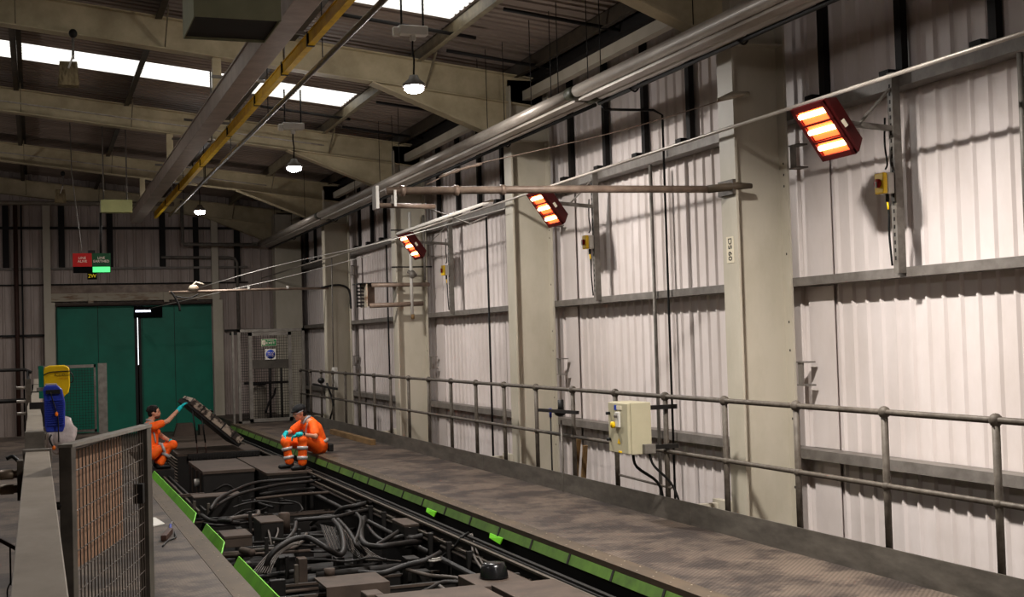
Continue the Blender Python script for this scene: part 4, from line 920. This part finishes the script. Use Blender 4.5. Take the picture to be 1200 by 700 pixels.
MB().tube([(2.74, 15.35, -.55), (2.74, 15.35, -.32), (2.74, 15.35, -.31)], [.07, .07, .055], 14).build('round_pot', 'dusty', T)
ebox(3.60, 3.80, 13.1, 13.6, -.24, -.50, .03, .004, 'dustside')
g = MB().box(2.30, 2.86, 10.95, 11.45, -.42, -.40); g.box(2.30, 2.86, 10.93, 10.95, -.58, -.40); g.build('cover_plate', 'dusty', T)
MB().tube([(2.45, 11.5, -.40), (2.45, 11.5, -.34)], .05, 12).build('round_pot', 'dusty', T)
for y, z in ((11.2, -.50), (12.4, -.62), (10.35, -.58), (16.7, -.52), (17.5, -.6)):
    MB().box(1.56, 3.75, y-.05, y+.05, z-.13, z).build('cross_beam', 'dustside', T)
    MB().box(1.56, 3.75, y-.06, y-.05, z-.01, z+.012).build('cross_beam_lip', 'dusty', T)
ebox(2.36, 3.17, 6.4, 9.42, -.2, -.9, .05, .01)
ebox(3.26, 3.76, 6.4, 9.35, -.2, -.9, .05, .01)
ebox(1.70, 2.25, 6.4, 8.6, -.32, -.9, .04, .01)
MB().box(3.18, 3.62, 9.42, 9.98, -.40, -.22).build('dome_base', 'dusty', T, bevel=.006)
MB().tube([(3.40, 9.72, -.22), (3.40, 9.72, -.205), (3.40, 9.72, -.13), (3.40, 9.72, -.10), (3.40, 9.72, -.095)], [.115, .115, .10, .085, .05], 22).build('black_dome', 'domeblk', T)
p = onz(436, 694, -.26); MB().box(p.x-.07, p.x+.07, p.y-.1, p.y+.1, -.5, -.26).build('small_pot', 'dusty', T, bevel=.01)
# big cables traced in plan
def cab(px, z, r, m='cable', name='cable', n=8):
    pts = []
    for i, q in enumerate(px):
        zz = q[2] if len(q) > 2 else z
        pts.append(onz(q[0], q[1], zz))
    MB().tube(smooth(pts, 5), r*.85, n).build(name, m, T)
cab([(247, 597), (256, 585), (275, 575), (300, 566), (340, 562), (380, 559), (420, 563), (430, 568)], -.28, .028)
cab([(243, 607, -.5), (255, 592, -.35), (285, 578, -.3), (330, 568, -.3), (360, 565, -.3), (400, 561, -.3), (416, 563, -.35)], -.3, .026)
cab([(300, 585), (345, 580), (390, 577), (430, 574)], -.36, .022, 'dusty', 'pipe')
cab([(305, 580), (350, 574), (415, 570)], -.40, .03, 'dustside', 'pipe')
cab([(236, 604, -.5), (250, 611, -.48), (280, 611, -.5), (305, 606, -.55)], -.5, .03)
cab([(236, 613, -.55), (255, 616, -.5), (300, 612, -.55)], -.5, .02)
cab([(391, 606, -.5), (400, 597, -.35), (418, 593, -.3), (440, 588, -.28), (452, 590, -.3), (464, 598, -.45)], -.35, .036)
cab([(345, 610), (370, 608), (395, 606), (415, 601), (432, 598)], -.34, .03)
cab([(364, 615, -.45), (375, 607, -.35), (390, 605, -.33)], -.35, .028)
cab([(310, 672, -.6), (315, 655, -.45), (325, 643, -.36), (345, 632, -.3), (362, 631, -.3), (380, 641, -.35), (395, 650, -.45), (402, 648, -.45), (403, 636, -.4), (399, 620, -.33), (391, 610, -.33)], -.3, .035)
cab([(396, 609), (408, 622), (417, 636), (428, 650, -.5)], -.36, .027)
cab([(418, 602), (423, 610), (420, 626), (416, 637), (424, 647, -.45)], -.34, .024)
cab([(427, 607, -.4), (423, 622, -.36), (426, 636, -.36), (440, 641, -.36), (460, 639, -.36), (490, 635, -.4), (520, 633, -.45)], -.36, .036)
cab([(440, 640, -.4), (455, 631, -.36), (470, 621, -.34), (476, 612, -.34), (482, 625, -.4)], -.36, .028)
cab([(445, 641, -.42), (462, 631, -.38), (480, 628, -.36), (505, 630, -.4), (530, 636, -.45)], -.36, .026)
cab([(430, 616, -.45), (440, 628, -.42), (452, 634, -.42), (470, 626, -.4)], -.4, .024)
cab([(478, 632, -.36), (505, 627, -.34), (530, 630, -.36), (548, 641, -.4), (575, 660, -.5), (600, 672, -.55)], -.36, .034)
cab([(480, 637, -.42), (510, 634, -.42), (540, 640, -.45), (580, 662, -.5)], -.36, .03)
cab([(519, 652, -.45), (533, 641, -.3), (541, 630, -.2), (549, 625, -.18)], -.3, .016, 'black')
cab([(551, 626, -.18), (553, 640, -.28), (557, 655, -.3), (568, 671, -.25)], -.3, .014, 'wire')
cab([(553, 626, -.18), (557, 642, -.28), (564, 658, -.3), (571, 669, -.25)], -.3, .012, 'wire')
cab([(560, 628, -.3), (570, 640, -.3), (590, 650, -.3), (610, 659, -.3), (635, 671, -.3), (660, 688, -.3)], -.3, .026, 'wire')
cab([(552, 640, -.45), (575, 655, -.42), (600, 662, -.42), (640, 690, -.42)], -.4, .03)
cab([(318, 632, -.45), (335, 633, -.4), (345, 622, -.36), (347, 612, -.36)], -.4, .026)
cab([(285, 643, -.5), (330, 640, -.5), (370, 640, -.55)], -.5, .02)
cab([(283, 645, -.5), (296, 648, -.5)], -.5, .045, 'dusty', 'pipe')
cab([(262, 638, -.5), (290, 637, -.5)], -.5, .02, 'dusty', 'pipe')
cab([(313, 616, -.5), (316, 628, -.42), (318, 640, -.5)], -.4, .013, 'wire')
cab([(322, 615, -.5), (326, 622, -.42), (320, 638, -.5)], -.4, .013, 'wire')
random.seed(11)
for k in range(16):                                    # fanned thin leads
    x = 376+k*1.8; m2 = 'wire' if k % 2 else 'cable'
    cab([(x, 615+k*.4, -.36), (x+5, 630, -.42), (x+11, 646, -.52)], -.4, .007, m2, 'thin_lead', 5)
for k in range(9):
    cab([(404+k*1.5, 622+k, -.45), (408+k*2.5, 642, -.5), (424+k*3, 655, -.55), (446+k*3, 658, -.58)], -.4, .008, 'wire', 'thin_lead', 5)
for k in range(8):
    cab([(295+k*3, 672, -.55), (312+k*2, 652, -.48), (328+k*2, 640, -.4), (350, 634+k*.6, -.38)], -.4, .007, 'wire', 'thin_lead', 5)
for k in range(6):
    cab([(428+k*2, 590+k, -.5), (440+k*3, 596+k*1.5, -.45), (455+k*2, 593+k*2, -.42), (463, 602+k, -.5)], -.4, .007, 'wire', 'thin_lead', 5)
for k in range(5):
    cab([(500, 652+k*1.5, -.42), (508, 654+k*1.2, -.40), (517, 652+k*1.3, -.42)], -.4, .006, 'white' if k in (1, 3) else 'wire', 'thin_lead', 5)
# clutter: pipes, brackets, small gear down in the well
random.seed(21)
for k in range(22):
    y = 10.2+k*.42+random.uniform(-.1, .1); x0 = random.uniform(1.6, 2.6); x1 = x0+random.uniform(.5, 1.2); z = random.uniform(-.78, -.55)
    MB().tube([(x0, y, z), (min(x1, 3.7), y+random.uniform(-.15, .15), z)], random.choice((.018, .028, .04)), 8).build('pipe', random.choice(('dustside', 'dusty', 'cable', 'dark')), T)
for k in range(26):
    x = random.uniform(1.65, 3.65); y = random.uniform(10, 19.2); z = random.uniform(-.8, -.42)
    MB().box(x, x+random.uniform(.05, .18), y, y+random.uniform(.05, .25), -.95, z).build('gear_block', random.choice(('dustside', 'dark', 'dustside', 'dusty')), T, bevel=.006)
for k in range(18):
    x = random.uniform(1.6, 3.7); y = random.uniform(10, 19)
    MB().box(x, x+.035, y, y+.05, -.95, random.uniform(-.5, -.34)).build('bracket', random.choice(('dustside', 'rail', 'dark')), T)
for k in range(24):
    x = random.uniform(1.7, 3.4); y = random.uniform(10.2, 18.8); z = random.uniform(-.7, -.45); a = random.uniform(0, 6.28); pts = []
    for j in range(5): pts.append((min(max(x, 1.6), 3.75), y, z)); x += .22*math.cos(a); y += .3*math.sin(a); z += random.uniform(-.05, .05); a += random.uniform(-.8, .8)
    MB().tube(smooth(pts, 4), random.choice((.012, .02, .028)), 6).build('hose', random.choice(('cable', 'cable', 'dark', 'wire')), T)
for k in range(13):                                    # cable clamps along the right side
    y = 8.2+k*.62; x = 3.70
    MB().box(x, x+.05, y, y+.05, -.6, -.27).build('clamp_post', 'dustside', T)
    MB().box(x+.05, x+.16, y, y+.03, -.36, -.33).build('clamp_arm', 'rail', T)
for k, (y0, y1) in enumerate(((8, 12.3), (12.6, 19))):
    MB().tube([(3.76, y0, -.36), (3.76, y1, -.36)], .02, 6).build('pipe', 'wire', T)
    MB().tube([(3.70, y0, -.46), (3.70, y1, -.46)], .03, 6).build('pipe', 'cable', T)
for y in (9.0, 10.4, 11.8, 13.2):                      # side steps on the left
    MB().box(1.50, 1.62, y, y+.22, -.34, -.31).build('side_step', 'dustside', T)
# propped hatch and its stays
t = thing('propped_hatch', (3.37, 24.2, -.1), 'long heavy hatch lid with pale worn patches, held half open above the ribbed box', 'hatch')
a = Vector((3.42, 24.2, -.10)); b_ = Vector((2.52, 24.2, .70)); d = (b_-a); c = (a+b_)/2; nrm = Vector((d.z, 0, -d.x)).normalized()
MB().obox(c, d, (0, 1, 0), nrm, d.length/2, .8, .045).build('lid_frame', 'dark', t, bevel=.01)
MB().obox(c+nrm*.07-Vector((0, .02, 0)), d, (0, 1, 0), nrm, d.length/2-.03, .8, .065).build('outer_skin', 'beige', t, bevel=.012)
for k in range(4): MB().obox(c+nrm*.075+d*(-.32+k*.2)-Vector((0, .025, 0)), d, (0, 1, 0), nrm, .012, .8, .07).build('skin_strap', 'dark', t)
MB().bar(b_+Vector((.02, -.7, .03)), b_+Vector((-.09, -.7, .08)), .03, .03).build('catch', 'black', t)
MB().tube([b_+d*-.42+nrm*.14, b_+d*-.42+nrm*.2], .04, 8).build('filler_cap', 'dark', t)
for (x0, z0, x1) in ((2.60, .58, 2.66), (2.76, .44, 2.81)):
    MB().tube([(x0, 23.45, z0), (x1, 23.45, -.02)], .014, 6).build('stay_rod', 'black', t)
    MB().tube([(x1, 23.45, -.02), (x1+.01, 23.45, -.2)], .009, 6).build('stay_rod', 'brown', t)

# ================================================================== people
def fuse(name, chains, balls, m, parent, vox=.011, disp=0, sm=5):
    g = MB()
    for ch in chains:
        pts = [Vector(p[:3]) for p in ch]; rs = [p[3] for p in ch]
        g.tube(pts, rs, 14)
        for p, r in zip(pts, rs): g.ell(p, r, r, r, 14, 9)
    for bl in balls:
        g.ell(bl[0], *bl[1], 18, 12, bl[2] if len(bl) > 2 else None)
    o = g.build(name, m, parent)
    r = o.modifiers.new('remesh', 'REMESH'); r.mode = 'VOXEL'; r.voxel_size = vox; r.use_smooth_shade = True
    s = o.modifiers.new('smooth', 'SMOOTH'); s.factor = .5; s.iterations = sm
    return o
def hand(chs, wrist, direction, up, side, curl=.5, s=1.0):
    """palm and five bent fingers as chains; side = +1/-1 puts the thumb"""
    w = Vector(wrist); d = Vector(direction).normalized(); u = Vector(up); u = (u-d*u.dot(d)).normalized(); l = d.cross(u)*side
    for k, (off, ln) in enumerate(((-.030, .060), (-.010, .070), (.010, .074), (.030, .066))):
        p0 = w+d*.012+l*off*.5; p1 = w+d*.085*s+l*off; q = d*math.cos(curl*.6)-u*math.sin(curl*.6); q2 = d*math.cos(curl*1.6)-u*math.sin(curl*1.6)
        p2 = p1+q*ln*.5*s; p3 = p2+q2*ln*.55*s
        chs.append([(*p0, .016), (*p1, .0125), (*p2, .0098), (*p3, .0085)])
    p0 = w+d*.02+l*.02; p1 = w+d*.045+l*.05-u*.005; p2 = p1+(d*.8+l*.45-u*.25).normalized()*.032; p3 = p2+(d*.95+l*.1-u*.3).normalized()*.026
    chs.append([(*p0, .017), (*p1, .0135), (*p2, .0115), (*p3, .0095)])
def V(*a): return Vector(a)
def head_parts(c, f, up, chs, balls):
    """head centre, facing direction, up"""
    f = Vector(f).normalized(); up = Vector(up); up = (up-f*up.dot(f)).normalized(); s = f.cross(up)
    rot = Matrix((f, s, up)).transposed().to_4x4()
    balls.append((c+up*.02-f*.008, (.098, .076, .108), rot)); balls.append((c-up*.035+f*.028, (.066, .058, .072), rot))
    balls.append((c-up*.092+f*.062, (.024, .026, .02), rot))             # chin
    balls.append((c-up*.016+f*.097, (.020, .012, .018), rot)); balls.append((c+up*.006+f*.088, (.013, .010, .03), rot))   # nose
    balls.append((c-up*.056+f*.086, (.012, .024, .007), rot)); balls.append((c-up*.068+f*.083, (.012, .021, .007), rot))  # lips
    balls.append((c+up*.034+f*.078, (.016, .048, .011), rot))            # brow
    for q in (-1, 1):
        balls.append((c+s*.078*q-up*.004-f*.008, (.020, .010, .030), rot)); balls.append((c+s*.042*q-up*.022+f*.062, (.022, .02, .022), rot))
    return f, s, up, rot
def face_details(c, f, s, up, rot, parent, brow=True):
    e = MB()
    for q in (-1, 1): e.ell(c+s*.032*q+up*.010+f*.083, .010, .013, .010, 10, 7, rot)
    e.build('eyes', 'eye', parent)
    if brow:
        e = MB()
        for q in (-1, 1): e.ell(c+s*.034*q+up*.036+f*.092, .006, .020, .006, 10, 6, rot)
        e.build('eyebrows', 'hair', parent)
def band(name, a, b, t0, t1, r, parent, m='reflect'):
    a = Vector(a); b = Vector(b); return MB().tube([a.lerp(b, t0), a.lerp(b, t1)], r, 18, True).build(name, m, parent)

# --- seated worker in the cap
P = thing('person', (4.0, 19.6, 0), 'person in orange hi-vis overalls, black cap and teal gloves, seated on the right walkway edge', 'person')
hipc, chest, neck, hd = V(4.07, 19.62, .13), V(3.98, 19.60, .36), V(3.87, 19.58, .52), V(3.765, 19.55, .635)
shN, shF = V(3.945, 19.42, .465), V(3.87, 19.78, .47); elN, elF = V(3.93, 19.20, .29), V(3.67, 19.80, .34); wrN, wrF = V(3.70, 19.20, .335), V(3.545, 19.55, .335)
hpN, hpF = V(4.03, 19.50, .12), V(4.03, 19.76, .12); knN, knF = V(3.74, 19.23, .25), V(3.53, 19.50, .21); anN, anF = V(3.72, 19.20, -.12), V(3.58, 19.46, -.11)
chs, balls = [], []
f, s, up, rot = head_parts(hd, (-.93, -.12, -.28), (-.25, 0, 1), chs, balls)
chs += [[(*neck, .058), (*hd.lerp(neck, .35), .054), (*hd, .05)], [(*hipc, .12), (*chest, .13), (*neck, .07)], [(*shN, .055), (*elN, .042), (*wrN, .028)], [(*shF, .055), (*elF, .042), (*wrF, .028)], [(*shN, .06), (*neck, .06), (*shF, .06)],
        [(*hpN, .085), (*knN, .058), (*anN, .04)], [(*hpF, .085), (*knF, .058), (*anF, .04)]]
chs += [[(*wrN, .026), (*(wrN+V(-.06, .02, -.01)), .024)], [(*wrF, .026), (*(wrF+V(-.05, -.02, -.04)), .024)]]
body = fuse('body', chs, balls, 'skin', P, .010)
face_details(hd, f, s, up, rot, P)
h = []; bl = [(hd-f*.045+up*.0, (.07, .079, .085), rot)]
fuse('hair', h, bl, 'hair', P, .01)
g = []; bl = [(hd+up*.062-f*.012, (.112, .094, .075), rot), (hd+up*.052+f*.06, (.075, .072, .016), rot)]
fuse('cap', g, bl, 'cap', P, .009)
e = MB().tube([hd-f*.095+up*.035-s*.02, hd-f*.03+up*.03-s*.088, hd+f*.05+up*.02-s*.082, hd+f*.096+up*.012-s*.04], .006, 6); e.build('safety_glasses', 'grey', P)
tor = [[(*(hipc+V(0, 0, -.02)), .14), (*hipc.lerp(chest, .5), .145), (*chest, .150), (*chest.lerp(neck, .55), .125), (*neck.lerp(chest, .2), .085)], [(*shN.lerp(chest, .1), .082), (*neck.lerp(chest, .45), .10), (*shF.lerp(chest, .1), .082)],
       [(*shN, .075), (*shN.lerp(elN, .75), .068)], [(*shF, .075), (*shF.lerp(elF, .75), .068)], [(*hpN.lerp(hpF, 0), .115), (*knN, .082), (*anN.lerp(knN, .1), .070)], [(*hpF, .115), (*knF, .082), (*anF.lerp(knF, .1), .070)], [(*hpN, .12), (*hpF, .12)]]
fuse('overalls', tor, [], 'orange', P, .012)
col = MB().tube(smooth([neck+V(-.065, -.06, -.05), neck+V(0, -.075, .035), neck+V(.06, 0, .05), neck+V(0, .075, .035), neck+V(-.065, .06, -.05)]), .018, 8).build('grey_collar', 'grey', P)
for (a, b_, n1) in ((knN, anN, 'n'), (knF, anF, 'f')):
    band('reflective_band', a, b_, .26, .40, .083, P); band('reflective_band', a, b_, .66, .80, .081, P)
MB().tube([hipc+V(0, 0, .02), hipc+V(-.01, 0, .065)], [.153, .154], 20).build('waist_band', 'reflect', P)
MB().tube(smooth([neck+V(.06, -.09, -.02), neck+V(-.0, -.13, -.05), chest+V(-.13, -.10, .02), chest+V(-.13, -.09, -.12)]), .014, 6).build('shoulder_stripe', 'reflect', P)
MB().box(4.19, 4.27, 19.50, 19.62, .02, .14).build('belt_pouch', 'black', P, bevel=.015)
for an, dx in ((anN, V(-.15, -.03, 0)), (anF, V(-.15, -.03, 0))):
    fuse('boot', [[(*(an+V(.02, 0, -.0)), .045), (*(an+V(.02, 0, -.035)), .046), (*(an+dx*.6+V(0, 0, -.042)), .040), (*(an+dx+V(0, 0, -.045)), .036)]], [], 'black', P, .010)
c1 = []; hand(c1, wrN+V(-.02, .005, 0), (-.85, .35, -.35), (0, .1, 1), 1, .7); c1.append([(*(wrN+V(.012, 0, 0)), .036), (*(wrN+V(-.04, .01, 0)), .034)])
fuse('glove', c1, [], 'teal', P, .005, sm=2)
c1 = []; hand(c1, wrF+V(-.01, -.01, -.01), (-.45, -.30, -.85), (-.8, 0, .4), -1, .5); c1.append([(*(wrF+V(.01, 0, .01)), .036), (*(wrF+V(-.025, -.01, -.03)), .034)])
fuse('glove', c1, [], 'teal', P, .005, sm=2)
MB().tube([wrN+V(.045, 0, .003), wrN+V(.07, 0, .004)], .033, 12).build('wristwatch', 'black', P)

# --- crouching worker holding the hatch
P = thing('person', (1.85, 22.8, -.37), 'curly-haired person in orange hi-vis overalls, crouching and reaching up to the hatch', 'person')
hipc, chest, neck, hd = V(1.80, 22.8, -.06), V(1.80, 22.8, .22), V(1.815, 22.8, .43), V(1.885, 22.79, .585)
shN, shF = V(1.86, 22.63, .36), V(1.80, 22.99, .36); elN, elF = V(2.10, 22.66, .44), V(2.01, 23.0, .17); wrN, wrF = V(2.31, 22.82, .635), V(2.17, 22.88, .06)
hpN, hpF = V(1.82, 22.68, -.10), V(1.82, 22.92, -.10); knN, knF = V(2.17, 22.66, .03), V(2.14, 22.98, .02); anN, anF = V(1.94, 22.64, -.29), V(1.92, 22.98, -.29)
chs, balls = [], []
f, s, up, rot = head_parts(hd, (1, -.22, .03), (0, 0, 1), chs, balls)
chs += [[(*neck, .058), (*hd.lerp(neck, .4), .055), (*hd, .05)], [(*hipc, .12), (*chest, .13), (*neck, .07)], [(*shN, .056), (*elN, .043), (*wrN, .029)], [(*shF, .056), (*elF, .043), (*wrF, .029)], [(*shN, .06), (*neck, .06), (*shF, .06)],
        [(*hpN, .085), (*knN, .058), (*anN, .04)], [(*hpF, .085), (*knF, .058), (*anF, .04)]]
fuse('body', chs, balls, 'skin', P, .010)
face_details(hd, f, s, up, rot, P)
random.seed(5); bl = [(hd+up*.055-f*.026, (.100, .088, .082), rot), (hd-f*.05+up*.0, (.062, .078, .085), rot)]
for k in range(40):
    a = random.uniform(0, 6.28); z = random.uniform(.02, .12); rr = math.sqrt(max(0, 1-(z/.135)**2))*.095
    p = hd-f*.028+up*z+f*rr*math.cos(a)+s*rr*.9*math.sin(a)
    if (p-hd).dot(f) > .055 and z < .075: continue
    bl.append((p, (.023, .023, .02)))
fuse('curly_hair', [], bl, 'hair', P, .008, sm=1)
bl = [(hd-up*.075+f*.045, (.055, .062, .034), rot), (hd-up*.050+f*.088, (.008, .026, .005), rot)]
fuse('beard', [], bl, 'beard', P, .007, sm=2)
tor = [[(*(hipc+V(0, 0, -.01)), .14), (*hipc.lerp(chest, .5), .145), (*chest, .150), (*chest.lerp(neck, .5), .125), (*neck.lerp(chest, .22), .085)], [(*shN.lerp(chest, .1), .082), (*neck.lerp(chest, .4), .10), (*shF.lerp(chest, .1), .082)],
       [(*shN, .078), (*shN.lerp(elN, .55), .066)], [(*shF, .076), (*shF.lerp(elF, .65), .068)], [(*hpN, .115), (*knN, .084), (*anN.lerp(knN, .1), .068)], [(*hpF, .115), (*knF, .084), (*anF.lerp(knF, .1), .068)], [(*hpN, .12), (*hpF, .12)]]
fuse('overalls', tor, [], 'orange', P, .012)
MB().tube(smooth([neck+V(.075, -.05, -.03), neck+V(0, -.075, .03), neck+V(-.06, 0, .04), neck+V(0, .075, .03), neck+V(.075, .05, -.03)]), .016, 8).build('grey_collar', 'grey', P)
for (a, b_) in ((hpN, knN), (hpF, knF)): band('reflective_band', a, b_, .50, .62, .102, P)
for (a, b_) in ((knN, anN), (knF, anF)): band('reflective_band', a, b_, .45, .58, .085, P)
MB().tube(smooth([neck+V(-.10, -.06, -.02), neck+V(.0, -.12, -.03), chest+V(.06, -.145, .03), chest+V(.09, -.115, -.14)]), .016, 6).build('shoulder_stripe', 'reflect', P)
for an in (anN, anF): fuse('boot', [[(*(an+V(-.01, 0, 0)), .045), (*(an+V(-.02, 0, -.035)), .045), (*(an+V(.08, 0, -.038)), .040), (*(an+V(.16, 0, -.042)), .036)]], [], 'black', P, .010)
c1 = []; hand(c1, wrN+V(.015, .01, .012), (.62, .35, .70), (-.6, 0, .6), 1, .6); c1.append([(*(wrN+V(-.03, -.02, -.03)), .037), (*(wrN+V(.02, .01, .02)), .034)])
fuse('glove', c1, [], 'teal', P, .005, sm=2)
c1 = []; hand(c1, wrF, (.35, -.2, -.9), (.9, 0, .3), -1, .5); c1.append([(*(wrF+V(-.015, .01, .02)), .036), (*(wrF+V(.01, 0, -.03)), .034)])
fuse('glove', c1, [], 'teal', P, .005, sm=2)

# ================================================================== world and output
w = bpy.data.worlds.new('world'); SC.world = w; w.use_nodes = True
bg = w.node_tree.nodes['Background']; bg.inputs[0].default_value = (.93, .96, 1, 1); bg.inputs[1].default_value = 2.3
SC.view_settings.view_transform = 'Standard'; SC.view_settings.look = 'None'; SC.view_settings.exposure = 0.0; SC.view_settings.gamma = 1.0
SC.view_settings.use_curve_mapping = False
SC.cycles.max_bounces = 6; SC.cycles.use_denoising = True
